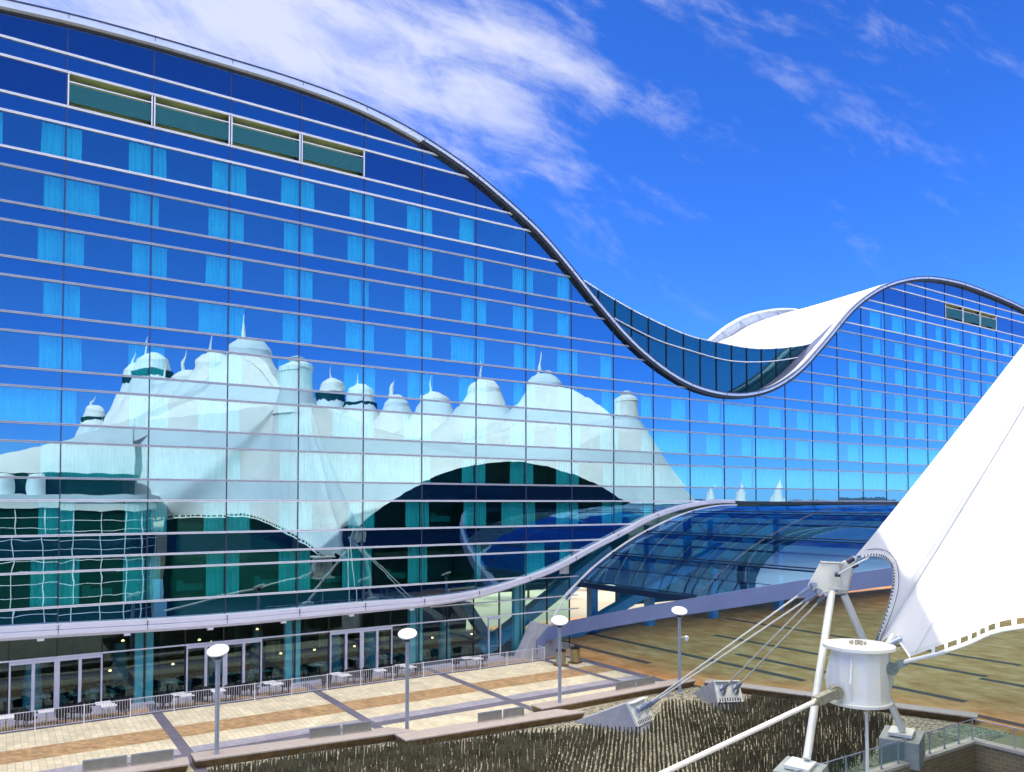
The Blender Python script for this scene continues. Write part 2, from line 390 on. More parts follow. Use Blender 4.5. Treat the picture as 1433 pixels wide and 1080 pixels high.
# ------------------------------------------------------------------ hotel facade data
TOP=[(-40,35.5),(-25,38.2),(-12,39.6),(-.3,40.32),(3.03,40.58),(7.04,40.74),(12.13,40.78),(16.85,40.72),(21.63,40.3),(26.08,39.3),(29.76,38.0),(33.03,36.42),(37.21,33.95),(40.16,31.62),(43.26,29.02),(46.51,26.6),(49.94,24.71),(53.56,23.39),(57.39,22.82),(61.46,22.95),(65.79,24.06),(69.83,26.15),(74.12,29.5),(79.37,33.9),(84.23,36.72),(89.39,38.61),(94.06,39.69),(100.68,40.29),(110,40.1),(120.18,39.28),(140,35.5),(165,29)]
top=herm(TOP)
ARC=[(-40,4.83)]+[(onY(*p)[0],onY(*p)[2]) for p in ((0,886),(300,868),(520,848),(590,842),(667,830),(720,815),(780,792),(820,770),(853,753),(878,740),(900,728),(930,716),(963,707),(1000,702))]
ARC=sorted(ARC)+[(62,12.2),(170,12.2)]
arcz=herm(ARC)
BAYS=[3.04-4.64*k for k in range(9,0,-1)]+[3.04,7.68,12.29,16.93,21.58,26.18,30.83,35.49,40.11,44.71,49.41,54.02,58.68,63.23,67.88,72.34,76.8,81.33,85.9,90.38,94.81,99.25,103.54]+[103.54+4.35*k for k in range(1,14)]
XL,XR=BAYS[0],BAYS[-1]
def strip(mb,x0,x1,z0,z1,Y,lo=None,hi=None,sub=None):
    """vertical sheet between heights clipped by curves lo(x), hi(x)"""
    def cl(x):
        a=max(z0,lo(x)) if lo else z0
        b=min(z1,hi(x)) if hi else z1
        return a,b
    n=sub or max(1,int((x1-x0)/.35))
    xs=[x0+(x1-x0)*i/n for i in range(n+1)]
    C=[cl(x) for x in xs]
    if all(c==(z0,z1) for c in C):
        mb.face([(x0,Y,z0),(x1,Y,z0),(x1,Y,z1),(x0,Y,z1)]);return 2
    ok=False;base=None
    # connected strip so a pane stays one island
    run=[]
    def flush():
        if len(run)>1:
            b=len(mb.v)
            for (x,a,c) in run: mb.v.append((x,Y,a));mb.v.append((x,Y,c))
            for i in range(len(run)-1):
                mb.f.append((b+2*i,b+2*i+2,b+2*i+3,b+2*i+1))
    for x,(a,b) in zip(xs,C):
        if b-a>.01: run.append((x,a,b));ok=True
        else:
            if run: run.append((x,a,max(a,b)) if b>=a else (x,(a+b)/2,(a+b)/2));flush();run=[]
            else: run=[]
    flush()
    return 1 if ok else 0
lo_=lambda x: arcz(x)+.12
hi_=lambda x: top(x)-.42
hotel=thing('hotel_building','blue glass hotel with wave-shaped roofline and white curtains behind its windows','hotel',(61.5,52,0))
ROWS=[(35.3-3.1*i,37.35-3.1*i) for i in range(8)]   # bottom, top of each window row
ROWS+= [(10.31,12.32)]
Z=[(s,t) for s,t in ROWS]
# horizontals (transom centre heights)
LV=[38.42]
for b,t in ROWS: LV+=[t,b]
LV+=[9.04,8.22,6.22]
LV=sorted(LV)
# rows 0..8 windows; last row 6.22-9.04
WROWS=ROWS+[(6.22,9.04)]
span=MB();upper=MB();upper2=MB()
bands=sorted(set(LV+[4.2,60]))
wins=[]     # candidate windows
LOUV_L=(3.04,21.58);LOUV_R=(99.25,112.24)
for i in range(len(bands)-1):
    z0,z1=bands[i],bands[i+1]
    row=None
    for k,(b,t) in enumerate(WROWS):
        if abs(b-z0)<.01 or (k==9 and z0>=6.2 and z1<=9.06): row=k
    for j in range(len(BAYS)-1):
        x0,x1=BAYS[j]+.012,BAYS[j+1]-.012
        if row==0 and (LOUV_L[0]-.1<BAYS[j]<LOUV_L[1]-.1 or LOUV_R[0]-.1<BAYS[j]<LOUV_R[1]-.1): continue
        tmin=min(hi_(x0),hi_(x1));amax=max(lo_(x0),lo_(x1));tmax=max(hi_(x0),hi_(x1))
        isw = row is not None and row>0 and -9<x0<130 and (tmin>z1+.1 or (tmin>z0+.9 and False)) and lo_(x1)<z1-.3
        if row==8 and 41<x0: isw = isw and x1<58.7
        if row is not None and row>0 and isw and x0>=43 and row==8 and False: isw=False
        if isw:
            if row==9:
                if z0<7: wins.append((j,row,x0,x1,6.22,9.04))
            else: wins.append((j,row,x0,x1,z0,z1))
        else:
            tgt=(upper if x0<60 else upper2) if (row in (0,) or z0>38) else span
            strip(tgt,x0,x1,z0,z1,D,lo_,hi_)
def cpart(name,mb,mat,smooth=False): return obj(name,mb,mat,hotel,smooth)
cpart('spandrel_glazing',span,M['span']);cpart('upper_glazing',upper,M['upglass']);cpart('upper_glazing',upper2,M['upglass'])
# windows with curtains
def curtain_mb(x0,x1,z0,z1,Y=D+.28,flare=0,side=0):
    mb=MB();n=max(4,int((x1-x0)/.07));rows=[]
    for k in range(4):
        t=k/3;z=z0+(z1-z0)*t;r=[]
        for i in range(n+1):
            s=i/n
            a=x0;b=x1
            if side<0: b=x1-flare*(t**1.5) 
            if side>0: a=x0+flare*(t**1.5)
            x=a+(b-a)*s
            r.append((x,Y+.045*math.sin(i*1.9+x0)+.02*math.sin(i*.7),z))
        rows.append(r)
    return mb.grid(rows)
def depth(x,y,z): 
    return sum((a*b) for a,b in zip((x,y,z-H),f_))
wins.sort(key=lambda w: depth(w[2],D,w[4]) if w[2]>-2 else 999)
rw=MB();rc=MB();nwin=0
rng=random.Random(11)
cidx={}
for n_,(j,row,x0,x1,z0,z1) in enumerate(wins):
    r=rng.random()
    z0c,z1c=z0+.05,z1-.05
    cur=[]
    nofab = top(x1)<z1+.9 or top(x0)<z1+.9
    if x0<48:
        if row in (6,) and x0<3: cur=[(x0+.1,x1-.05,0)]
        elif row==5 and j==0: pass
        else:
            wl=.72+.35*rng.random();wr=.9+.45*rng.random()
            if r<.07: wl=wl*2
            if .07<r<.13: wr=wr*1.7
            if .13<r<.18: wl=wl*.45
            cur=[(x0+.04,x0+.04+wl,-1),(x1-.04-wr,x1-.04,1)]
            if row==9 and 26<x0<31: cur=[(x0+.04,x0+.6,-1)]
            if row==7 and r<.35: cur=[(x0+.05,x1-.05,0)]
            if nofab and r<.5: cur=[]
    else:
        wr=1.3+.8*rng.random()
        cur=[(x1-.35-wr,x1-.35,1)]
        if r<.3: cur.append((x0+.04,x0+.35,-1))
        if row>=6 and r<.82: cur=[(x0+.05,x1-.05,0)]
        if row==5 and r<.15: cur=[(x0+.05,x1-.05,0)]
        if nofab: cur=[]
    if n_<100:
        mb=MB();strip(mb,x0,x1,z0,z1,D,lo_,hi_)
        w=obj('window',mb,M['win'],hotel)
        for (a,b,s) in cur:
            obj('curtain',curtain_mb(a,b,z0c,z1c,flare=rng.choice((0,0,0,0,.05)),side=s),M['curtain'],w)
    else:
        strip(rw,x0,x1,z0,z1,D,lo_,hi_)
        for (a,b,s) in cur:
            c=curtain_mb(a,b,z0c,z1c,flare=rng.choice((0,0,0,0,.05)),side=s)
            o=len(rc.v);rc.v+=c.v;rc.f+=[tuple(i+o for i in f) for f in c.f]
w=cpart('window',rw,M['win']);w['kind']='stuff';w['label']='remaining smaller windows of the far facade'
c=obj('curtain',rc,M['curtain'],w);c['kind']='stuff'
# small things seen in rooms: beds / lamps near the glass
bed=MB()
for (x,z) in ((10.4,6.3),(15.2,6.3),(20,6.3),(24.6,6.3),(8,10.4),(19.2,10.4),(28.2,10.4),(5.2,6.3)):
    bed.box(x-.9,x+.7,D+.7,D+1.5,z+.35,z+.75);bed.box(x-.9,x-.5,D+.7,D+1.5,z+.75,z+1.0)
cpart('armchair_row',bed,M['inchair'])
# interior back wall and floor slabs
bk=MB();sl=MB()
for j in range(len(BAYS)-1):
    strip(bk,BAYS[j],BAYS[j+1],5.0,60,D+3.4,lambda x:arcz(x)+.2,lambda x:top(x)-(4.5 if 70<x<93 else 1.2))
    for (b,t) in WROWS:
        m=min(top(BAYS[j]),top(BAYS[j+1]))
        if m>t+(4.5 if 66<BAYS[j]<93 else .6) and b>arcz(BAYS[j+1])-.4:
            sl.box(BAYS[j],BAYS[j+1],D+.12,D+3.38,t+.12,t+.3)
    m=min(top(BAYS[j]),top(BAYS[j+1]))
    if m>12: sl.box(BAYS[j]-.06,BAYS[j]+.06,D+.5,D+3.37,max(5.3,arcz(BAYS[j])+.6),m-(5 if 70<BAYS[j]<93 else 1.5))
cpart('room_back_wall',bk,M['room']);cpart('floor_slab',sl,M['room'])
# transoms : twin white fins with a dark groove
def runs(cond,x0,x1,step=.1):
    out=[];cur=None;x=x0
    while x<=x1:
        if cond(x):
            if cur is None: cur=x
        else:
            if cur is not None: out.append((cur,x-step));cur=None
        x+=step
    if cur is not None: out.append((cur,x1))
    return out
for z in LV:
    for a,b in runs(lambda x: arcz(x)+.2<z<top(x)-.25,XL,XR):
        if b-a<.3: continue
        mb=MB();gr=MB()
        mb.box(a,b,D-.085,D-.014,z+.016,z+.064);mb.box(a,b,D-.085,D-.014,z-.064,z-.016);mb.box(a,b,D-.035,D-.0141,z-.0159,z+.0159)
        cpart('transom',mb,M['transom'] if 13<z<32 else M['white'])
for x in BAYS:
    mb=MB();z0=max(4.3,arcz(x)+.2);z1=top(x)-.45
    mb.box(x-.03,x+.03,D-.05,D+.05,z0,z1)
    cpart('mullion',mb,M['mull'])
# roof cap following the wave
def ribbon(curve,x0,x1,step,y0,y1,za,zb):
    mb=MB();n=max(2,int((x1-x0)/step));pts=[]
    for i in range(n+1):
        x=x0+(x1-x0)*i/n;z=curve(x)
        dz=(curve(x+.05)-curve(x-.05))/.1;L=math.hypot(1,dz);nx,nz=-dz/L,1/L
        pts.append([(x+nx*za,y0,z+nz*za),(x+nx*za,y1,z+nz*za),(x+nx*zb,y1,z+nz*zb),(x+nx*zb,y0,z+nz*zb),(x+nx*za,y0,z+nz*za)])
    mb.grid(pts)
    for e in (0,-1): mb.face(pts[e][:4])
    return mb
cpart('roof_cap',ribbon(top,XL,26,.4,D-.42,D+.5,-.42,-.02),M['capw'],True)
cpart('roof_cap',ribbon(top,26,XR,.4,D-.42,D+.5,-.24,-.02),M['capw'],True)
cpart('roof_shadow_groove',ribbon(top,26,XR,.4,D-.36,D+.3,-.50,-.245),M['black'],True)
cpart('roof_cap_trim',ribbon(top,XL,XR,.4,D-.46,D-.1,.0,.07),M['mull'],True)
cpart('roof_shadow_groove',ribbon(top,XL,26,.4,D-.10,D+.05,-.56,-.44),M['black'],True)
cj=MB()
for x in BAYS: 
    z=top(x);dz=(top(x+.05)-top(x-.05))/.1;L=math.hypot(1,dz);nx,nz=-dz/L,1/L
    cj.bar((x+nx*.06,D-.43,z+nz*.06),(x-nx*.24,D-.43,z-nz*.24),.03,.03)
cpart('cap_joint',cj,M['mull'])
# recessed top storey in the dip
YR=54.6
DIP=[Vector(onY(x,y,Y)) for x,y,Y in ((790,368,52.62),(805,383,52.9),(828,398,53.4),(850,412,53.9),(900,440,54.6),(960,467,54.6),(1000,477,54.6),(1060,487,54.6),(1120,483,54.3),(1150,474,53.6),(1175,462,52.95),(1184,453,52.6))]
DIPS=cat(DIP,5)
def dipy(x):
    for a,b in zip(DIPS[:-1],DIPS[1:]):
        if a.x<=x<=b.x: t=(x-a.x)/(b.x-a.x+1e-9);return a.y+(b.y-a.y)*t
    return YR
def dipz(x):
    for a,b in zip(DIPS[:-1],DIPS[1:]):
        if a.x<=x<=b.x: t=(x-a.x)/(b.x-a.x+1e-9);return a.z+(b.z-a.z)*t
    return 20
MID=[]
for px,py in ((820,424),(862,447),(915,474),(960,489),(1013,503.5),(1055,506.6),(1096,503.5),(1138,495),(1160,484)):
    p=onY(px,py,YR)
    for k in range(4): p=onY(px,py,dipy(p[0]))
    MID.append(Vector(p))
MIDS=cat(MID,5)
def midz(x):
    if x<MIDS[0].x: return dipz(x)-1.2
    for a,b in zip(MIDS[:-1],MIDS[1:]):
        if a.x<=x<=b.x: t=(x-a.x)/(b.x-a.x+1e-9);return a.z+(b.z-a.z)*t
    return dipz(x)-1.2
rx0,rx1=DIPS[0].x+.02,DIPS[-1].x-.02
rec=MB();rm=MB();x=rx0
def wallstrip(mb,xa,xb,lo,hi,off=.0,n=5):
    rows=[]
    for i in range(n+1):
        v=xa+(xb-xa)*i/n;l=lo(v);h=max(l+.005,hi(v));rows.append([(v,dipy(v)+off,l),(v,dipy(v)+off,h)])
    mb.grid(rows)
while x<rx1-.3:
    x2=min(rx1,x+2.3)
    wallstrip(rec,x+.02,x2-.02,lambda v:min(top(v)-2.2,midz(v)-.06),lambda v:midz(v)-.05,.06)
    wallstrip(rec,x+.02,x2-.02,lambda v:midz(v)+.05,lambda v:dipz(v)-.02,.06)
    if top(x)-.5<dipz(x): y_=dipy(x);cpart('recessed_mullion',MB().box(x-.035,x+.035,y_-.04,y_+.04,top(x)-2,dipz(x)-.03),M['black'])
    x=x2
cpart('recessed_glazing',rec,M['recess'])
mb=MB();mb.tube([p+Vector((0,-.05,0)) for p in MIDS],.06,6);cpart('recessed_transom',mb,M['white'],True)
# lit ceiling strip behind the upper half of the recessed glass shows as greener panes
mb=MB()
for px in range(870,1130,1):
    pass
ter=MB()
n=60;rows=[]
for i in range(n+1):
    x=rx0+(rx1-rx0)*i/n;rows.append([(x,D+.5,top(x)-.5),(x,max(D+.6,dipy(x)+.1),top(x)-.5)])
ter.grid(rows);cpart('terrace_deck',ter,M['room'])
# pale ceiling + lights glimpsed behind the recessed glazing are on the glass line

# roof surface
YB=66
R_=[]
for x in (XL,-30,-20,-10,0,8,16,24,30,34): R_.append(((x,D+.45,top(x)-.06),(x,YB,top(x)-.06)))
bx_={0:36.5,1:41,2:44,3:47,4:52,5:58,6:62,7:68.5,8:72.9,9:76.8,10:80.6,11:82.4}
bz_={0:33.2,1:31,2:29.8,3:28.8,4:27.8,5:27.2,6:27.4,7:29.0,8:31.46,9:33.2,10:35.1,11:35.8}
for i,p in enumerate(DIP[:-1]): R_.append((tuple(p),(bx_[i],YB,bz_[i])))
R_+= [((84.2,D+.45,top(84.2)-.06),(88.8,YB,37.85)),((89.4,D+.45,top(89.4)-.06),(93,YB,38.9))]
for x in (96,102,110,120,132,145,XR): R_.append(((x,D+.45,top(x)-.06),(x,YB,top(x)-.06)))
def cat_(P,n=6):
    out=[]
    for i in range(len(P)-1):
        p0,p1,p2,p3=[Vector(P[max(0,min(len(P)-1,i+k))]) for k in (-1,0,1,2)]
        for k in range(n):
            t=k/n;out.append(.5*((2*p1)+(p2-p0)*t+(2*p0-5*p1+4*p2-p3)*t*t+(3*p1-p0-3*p2+p3)*t**3))
    out.append(Vector(P[-1]));return out
fr=cat([a for a,b in R_]);bkk=cat([b for a,b in R_])
rf=MB();rf.grid([[a.lerp(b,k/6) for k in range(7)] for a,b in zip(fr,bkk)])
rf.grid([[a.lerp(b,k/2)-Vector((0,0,.10+.2*k)) for k in range(3)] for a,b in zip(fr,bkk)])
rf.grid([[a,a-Vector((0,0,.10))] for a in fr]);rf.grid([[a,a-Vector((0,0,.5))] for a in bkk])
cpart('roof',rf,M['roof'],True)
# body behind
bw=MB();rows=[]
for b in bkk: rows.append([(b.x,YB-.2,(12.4 if b.x>38 else -.0)),(b.x,YB-.2,b.z-.3)])
bw.grid(rows)
bw.box(XL,XL+.2,D+.2,YB-.2,0,top(XL)-.7);bw.box(XR-.2,XR,D+.2,YB-.2,0,top(XR)-.7)
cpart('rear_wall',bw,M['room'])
# far parapet beyond the roof
rim=MB()
P1=[onY(x,y,67.5) for x,y in ((988,481),(1000,471),(1015,459),(1035,447),(1055,439.5),(1078,435),(1095,433.5),(1114,434))]
P1=[Vector(p) for p in cat(P1,4)]
rim.tube(P1,.26,6)
P2=[p+Vector((1.1,-.5,-.9)) for p in P1];rim.tube(P2,.12,5)
P3=[p+Vector((2.0,-.8,-1.7)) for p in P1];rim.tube(P3,.2,5)
for i in range(2,len(P1)-3,5): rim.tube([P1[i],P3[i]],.1,5)
fin_=MB();fin_.grid([[p+Vector((0,.05,-.1)),p+Vector((0.3,.05,-2.4))] for p in P1])
cpart('far_parapet',rim,M['capw'],True);cpart('far_parapet_panel',fin_,M['capw'])
# louvred plant openings
for (xa,xb) in (LOUV_L,LOUV_R):
    js=[x for x in BAYS if xa-.1<x<xb+.1]
    for a,b in zip(js[:-1],js[1:]):
        mb=MB();mb.face([(a,D+1.1,35.3),(b,D+1.1,35.3),(b,D+1.1,37.35),(a,D+1.1,37.35)])
        mb.face([(a,D,35.36),(b,D,35.36),(b,D+1.1,35.36),(a,D+1.1,35.36)]);mb.face([(a,D,37.3),(b,D,37.3),(b,D+1.1,37.3),(a,D+1.1,37.3)])
        mb.face([(b,D,35.3),(b,D,37.35),(b,D+1.1,37.35),(b,D+1.1,35.3)]);mb.face([(a,D,35.3),(a,D,37.35),(a,D+1.1,37.35),(a,D+1.1,35.3)])
        o=cpart('plant_opening',mb,M['louvreback'])
        s=MB();s.box(a+.05,b-.05,D+.03,D+.07,35.66,36.72)
        for k in range(10): s.box(a+.05,b-.05,D-.005,D+.025,35.76+k*.1,35.80+k*.1)
        obj('screen',s,M['louvre'],o)
        s=MB();s.box(a+.1,b-.1,D+1.0,D+1.05,36.9,37.0);obj('trim_strip',s,M['tableleg'],o)
        s=MB();s.box(a-.0,b,D-.02,D+.03,36.8,36.86);s.box(a+.04,a+.11,D-.07,D+.05,35.4,37.26);s.box(b-.11,b-.04,D-.07,D+.05,35.4,37.26)
        obj('jamb',s,M['white'],o)
# white fascia sweeping up into the arch
def thick(x): return .37 if x<22 else max(.2,.37-(x-22)*.012)
mb=MB();pts=[];n=240
FX1=59.5
for i in range(n+1):
    x=XL+(FX1-XL)*i/n;z=arcz(x);dz=(arcz(x+.05)-arcz(x-.05))/.1;L=math.hypot(1,dz);nx,nz=-dz/L,1/L;h=thick(x)
    pr=[]
    for (yy,zz) in ((D-.02,h),(D-.55,h),(D-.55,h*.30),(D-.48,h*.26),(D-.48,h*.16),(D-.6,h*.12),(D-.6,-h*.55),(D-.5,-h),(D+.2,-h),(D+.2,h*.9),(D-.02,h)):
        pr.append((x+nx*zz,yy,z+nz*zz))
    pts.append(pr)
mb.grid(pts);mb.face(pts[-1][:-1]);cpart('arch_fascia',mb,M['fascia'],False)
mb=MB()
for x in BAYS:
    if x<50: 
        z=arcz(x);h=thick(x);mb.box(x-.015,x+.015,D-.61,D-.5,z-h*.5,z+h*.95)
cpart('fascia_joint',mb,M['mull'])
mb=MB()
for x in [-6.3,-1.6,3.1-.9,3.1+3.5]+[11.3,15.9,20.6,25.2,29.9]:
    mb.box(x-.17,x+.17,D-.5,D-.2,arcz(x)-thick(x)-.14,arcz(x)-thick(x)-.005)
cpart('soffit_light',mb,M['white'])
mb=MB();mb.box(58.3,XR,D-.25,D-.03,12.05,12.3);cpart('base_beam',mb,M['black'])
# ground floor glazing plane
YG=D+.35
gf=MB();gm=MB()
x=-32.0;xs=[x]
gx=sorted([b for b in BAYS if b<41]+[(a+b)/2 for a,b in zip(BAYS[:-1],BAYS[1:]) if b<41.0])
zl=[.1,3.32,onY(700,842)[2],onY(770,809)[2],13]
for a,b in zip(gx[:-1],gx[1:]):
    for z0,z1 in zip(zl[:-1],zl[1:]):
        if a<28 and z0>3.4: 
            if z0<4.9: strip(gf,a+.02,b-.02,z0,arcz(a)+.1,YG)
            continue
        strip(gf,a+.02,b-.02,z0,z1,YG,None,lambda v:arcz(v)+.05)
cpart('ground_floor_glazing',gf,M['shop'])
for x in gx:
    mb=MB();mb.box(x-.035,x+.035,YG-.06,YG+.06,.1,arcz(x)+.05);cpart('shopfront_mullion',mb,M['black'])
for z in zl[1:4]:
    for a,b in runs(lambda v: z<arcz(v)-.1 and v<41.0 and (z<3.4 or v>27),XL,41):
        mb=MB();mb.box(a,b,YG-.1,YG+.04,z-.04,z+.04);cpart('shopfront_transom',mb,M['white'])
sill=MB();sill.box(XL,33.5,YG-.12,YG+.1,0.0,.1);cpart('shopfront_sill',sill,M['frame'])
# door sets
def doorset(x0,x1,leaves):
    fr=MB();y0,y1=YG-.14,YG-.02
    fr.box(x0,x1,y0,y1,3.08,3.27)
    W=(x1-x0)
    for i in range(leaves+1):
        xx=x0+W*i/leaves;w=.09 if i in (0,leaves) else (.14 if (leaves==4 and i==2) else .08)
        a=max(x0,xx-w);b=min(x1,xx+w);fr.box(a,b,y0-.01,y1,.1,3.08)
    o=cpart('door',fr,M['frame'])
    for i in range(leaves):
        a=x0+W*i/leaves+.09;b=x0+W*(i+1)/leaves-.09
        p=MB();p.box(a,b,y0+.03,y1,.1,.25);obj('door_rail',p,M['frame'],o)
    return o
for a in (-17.9,-8.7,.73,10.04,19.33): doorset(a,a+4.66,4)
d=doorset(32.1,33.25,1)
h=MB();h.tube([(32.95,YG-.2,.95),(32.95,YG-.2,1.5)],.02,6);h.box(32.3,33.05,YG-.2,YG-.16,1.02,1.07);obj('door_handle',h,M['galv'],d)
# columns inside
for x in (-10.9,-1.5,7.72,16.92,26.15,35.4):
    mb=MB();mb.box(x-.52,x-.07,YG+.35,YG+.8,0.02,arcz(x)+.1);mb.box(x+.10,x+.5,YG+.35,YG+.8,.02,arcz(x)+.1);cpart('column',mb,M['teal'])
for x,y in ((1.95,54.2),(12.6,55.5),(16.0,58),(20.6,54.8),(23.3,54.6),(29.3,54.2),(7,58)):
    mb=MB();mb.lathe((x,y,.02),[(.52,0),(.5,1.2),(.38,2.6),(.34,2.9)],18);cpart('pillar',mb,M['cone'],True)
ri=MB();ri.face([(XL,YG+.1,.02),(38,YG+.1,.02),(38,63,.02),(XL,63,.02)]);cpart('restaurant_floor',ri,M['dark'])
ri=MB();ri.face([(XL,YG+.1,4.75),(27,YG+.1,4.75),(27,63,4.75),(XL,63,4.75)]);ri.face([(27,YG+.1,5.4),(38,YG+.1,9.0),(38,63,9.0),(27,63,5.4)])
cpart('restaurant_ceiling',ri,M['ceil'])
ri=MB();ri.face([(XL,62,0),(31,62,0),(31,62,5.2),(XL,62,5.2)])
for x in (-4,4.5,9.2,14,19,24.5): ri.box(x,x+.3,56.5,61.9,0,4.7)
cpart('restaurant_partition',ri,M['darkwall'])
# pictures / signs: small framed boards on partitions
ri=MB()
for px,py in ((382,909),(455,894),(540,890)):
    p=onY(px,py,56);ri.box(p[0]-.5,p[0]+.5,55.9,55.98,p[2]-.6,p[2]+.6)
cpart('wall_board',ri,M['tan'])
# pendants
for i,(px,py) in enumerate(((172,896),(154,938),(242,929),(279,895),(297,897),(393,914),(496,904),(440,909),(605,892),(660,887),(360,880),(700,880))):
    p=onY(px,py,54.8 if i%2 else 56)
    o=MB();o.lathe(p,[(.03,.06),(.09,.01),(.10,-.03),(.06,-.06)],10);L=cpart('pendant_lamp',o,M['lampglow'],True)
    o=MB();o.tube([(p[0],p[1],p[2]+.1),(p[0],p[1],4.7)],.012,5);obj('cord',o,M['black'],L)
# hall behind the arch
hb=MB();hb.face([(38,YB-1,3.4),(56,YB-1,3.4),(56,YB-1,12.6),(38,YB-1,12.6)]);hb.face([(56,YB-1,1.0),(XR,YB-1,1.0),(XR,YB-1,12.6),(56,YB-1,12.6)])
cpart('hall_rear_glazing',hb,glass('hall_glass',(.25,.5,.7),.2,under=(.02,.16,.30),fres=.2))
hc=MB();hc.face([(58,D+.3,12.02),(XR,D+.3,12.02),(XR,YB-1,12.02),(38,YB-1,12.02),(38,D+4,11.0)]);cpart('hall_ceiling',hc,M['steel'])
def steelbar(name,a,b,w,h,m='steel'):
    mb=MB();mb.bar(a,b,w,h);cpart(name,mb,M[m])
for px,ytop in ((829,800),(909,770),(998,760),(1090,745)):
    p=onY(px,880,58);q_=onY(px,ytop,58);steelbar('hall_column',(p[0],58,0),(p[0],58,q_[2]+2.5),.75,.75)
for (a,b,Y,w) in (((672,912),(852,770),53.6,1.0),((770,905),(1010,765),57,.9),((690,905),(600,770),56.5,.8)):
    p=onY(*a,Y);q_=onY(*b,Y);steelbar('diagonal_brace',p,q_,w,w)
# ------------------------------------------------------------------ glass canopy
RIM=[(735,915),(748,896),(765,880),(790,836),(805,820),(828,797),(850,779),(880,758),(920,736),(960,719),(1005,709)]
YC=50.9
RP=[onY(x,y,YC) for x,y in RIM]
rim_z=herm([(p[0],p[2]) for p in RP]+[(60,11.88),(100,11.9)])
frontY_old=herm([(RP[0][0],50.2),(36.6,48.9),(37.4,47.4),(40.1,42.6),(43.5,32.3),(47.4,24.1),(52,17),(58,12),(100,6)])
def _bl(px):
    T=((700,902),(740,887),(760,879),(794,869),(920,845),(1133,810),(1240,795),(1500,757),(3000,540))
    for a,b in zip(T[:-1],T[1:]):
        if px<=b[0]: return a[1]+(b[1]-a[1])*(px-a[0])/(b[0]-a[0])
    return 700
def _solve(x):
    z=rim_z(x);y=YC;best=YC-.6
    while y>8:
        q_=(x,y,z-H);d=sum(q_[i]*f_[i] for i in range(3));u=716.5+F*sum(q_[i]*rt[i] for i in range(3))/d;v=CY-F*sum(q_[i]*u_[i] for i in range(3))/d
        if v>=_bl(u): return y
        y-=.05
    return 8
_t=[(x,_solve(x)) for x in (RP[1][0],36.9,37.5,38.2,39.0,40.1,41.2,42.4,43.5,44.7,46,47.4,48.6)]
_t=[(x,y) for x,y in _t]
yl=_t[-1][1]
frontY=herm(_t+[(51,max(9,yl-4)),(55,max(8,yl-9)),(60,8),(100,6)])
can=thing('glass_canopy','curved blue glass station canopy with dark purlins and a lilac front beam','canopy',(50,45,0))
cp=lambda n,mb,m,s=False: obj(n,mb,m,can,s)
pur=[onY(x,y,D) for x,y in ((800,826),(844,784),(891,750),(955,726))]
PXs=sorted([RP[2][0]]+[p[0] for p in pur]+[(pur[i][0]+pur[i+1][0])/2 for i in range(3)]+[(pur[3][0]+58)/2, 58.2,62,66,70,75,80,86,92])
cg=MB();cn=MB()
for a,b in zip(PXs[1:-1],PXs[2:]):
    n=4;m=7
    cg.grid([[(x,YC+(frontY(x)-YC)*t/m,rim_z(x)) for t in range(m+1)] for x in [a+(b-a)*k/n for k in range(n+1)]])
cp('canopy_glazing',cg,M['canopy'],True)
for i,x in enumerate(PXs[1:-1]):
    z=rim_z(x);main=any(abs(x-p[0])<.02 for p in pur) or x>61
    mb=MB();w=.34 if main else .12
    mb.bar((x,YC-.05,z-w*.7),(x,frontY(x)+.1,z-w*.7),w,w*1.2)
    if main and x<56: mb.tube([(x,YC-.05,z+.12),(x,frontY(x)+.1,z+.12)],.05,6)
    o=cp('purlin',mb,M['darksteel'])
# seams across
for yy in (38,):
    P=[]
    x=RP[0][0]
    while x<92:
        if frontY(x)<yy-.1: P.append((x,yy,rim_z(x)+.02))
        x+=.8
    if len(P)>2:
        mb=MB();mb.tube(P,.022,4);cp('glass_seam',mb,M['mull'])
# rim
mb=MB();P=[]
for i in range(60):
    x=RP[3][0]+(59-RP[3][0])*i/59;z=rim_z(x);dz=(rim_z(x+.05)-rim_z(x-.05))/.1;L=math.hypot(1,dz);nx,nz=-dz/L,1/L
    P.append((x,z,nx,nz))
def rail(off0,off1,y0,y1): 
    m=MB();m.grid([[(x+nx*a,y,z+nz*a) for a,y in ((off0,y0),(off1,y0),(off1,y1),(off0,y1),(off0,y0))] for x,z,nx,nz in P]);m.face([(P[0][0]+P[0][2]*a,y,P[0][1]+P[0][3]*a) for a,y in ((off0,y0),(off1,y0),(off1,y1),(off0,y1))]);return m
cp('rim_rail',rail(.05,.16,YC-.16,YC+.0),M['white']);cp('rim_rail',rail(-.35,-.27,YC-.16,YC),M['white'])
cp('rim_panel',rail(-.27,.05,YC-.1,YC-.06),M['canopyband'])
mb=MB();mb.tube([(p[0],YC-.05,p[2]) for p in RP[:5]],.07,6);cp('rim_rod',mb,M['white'])
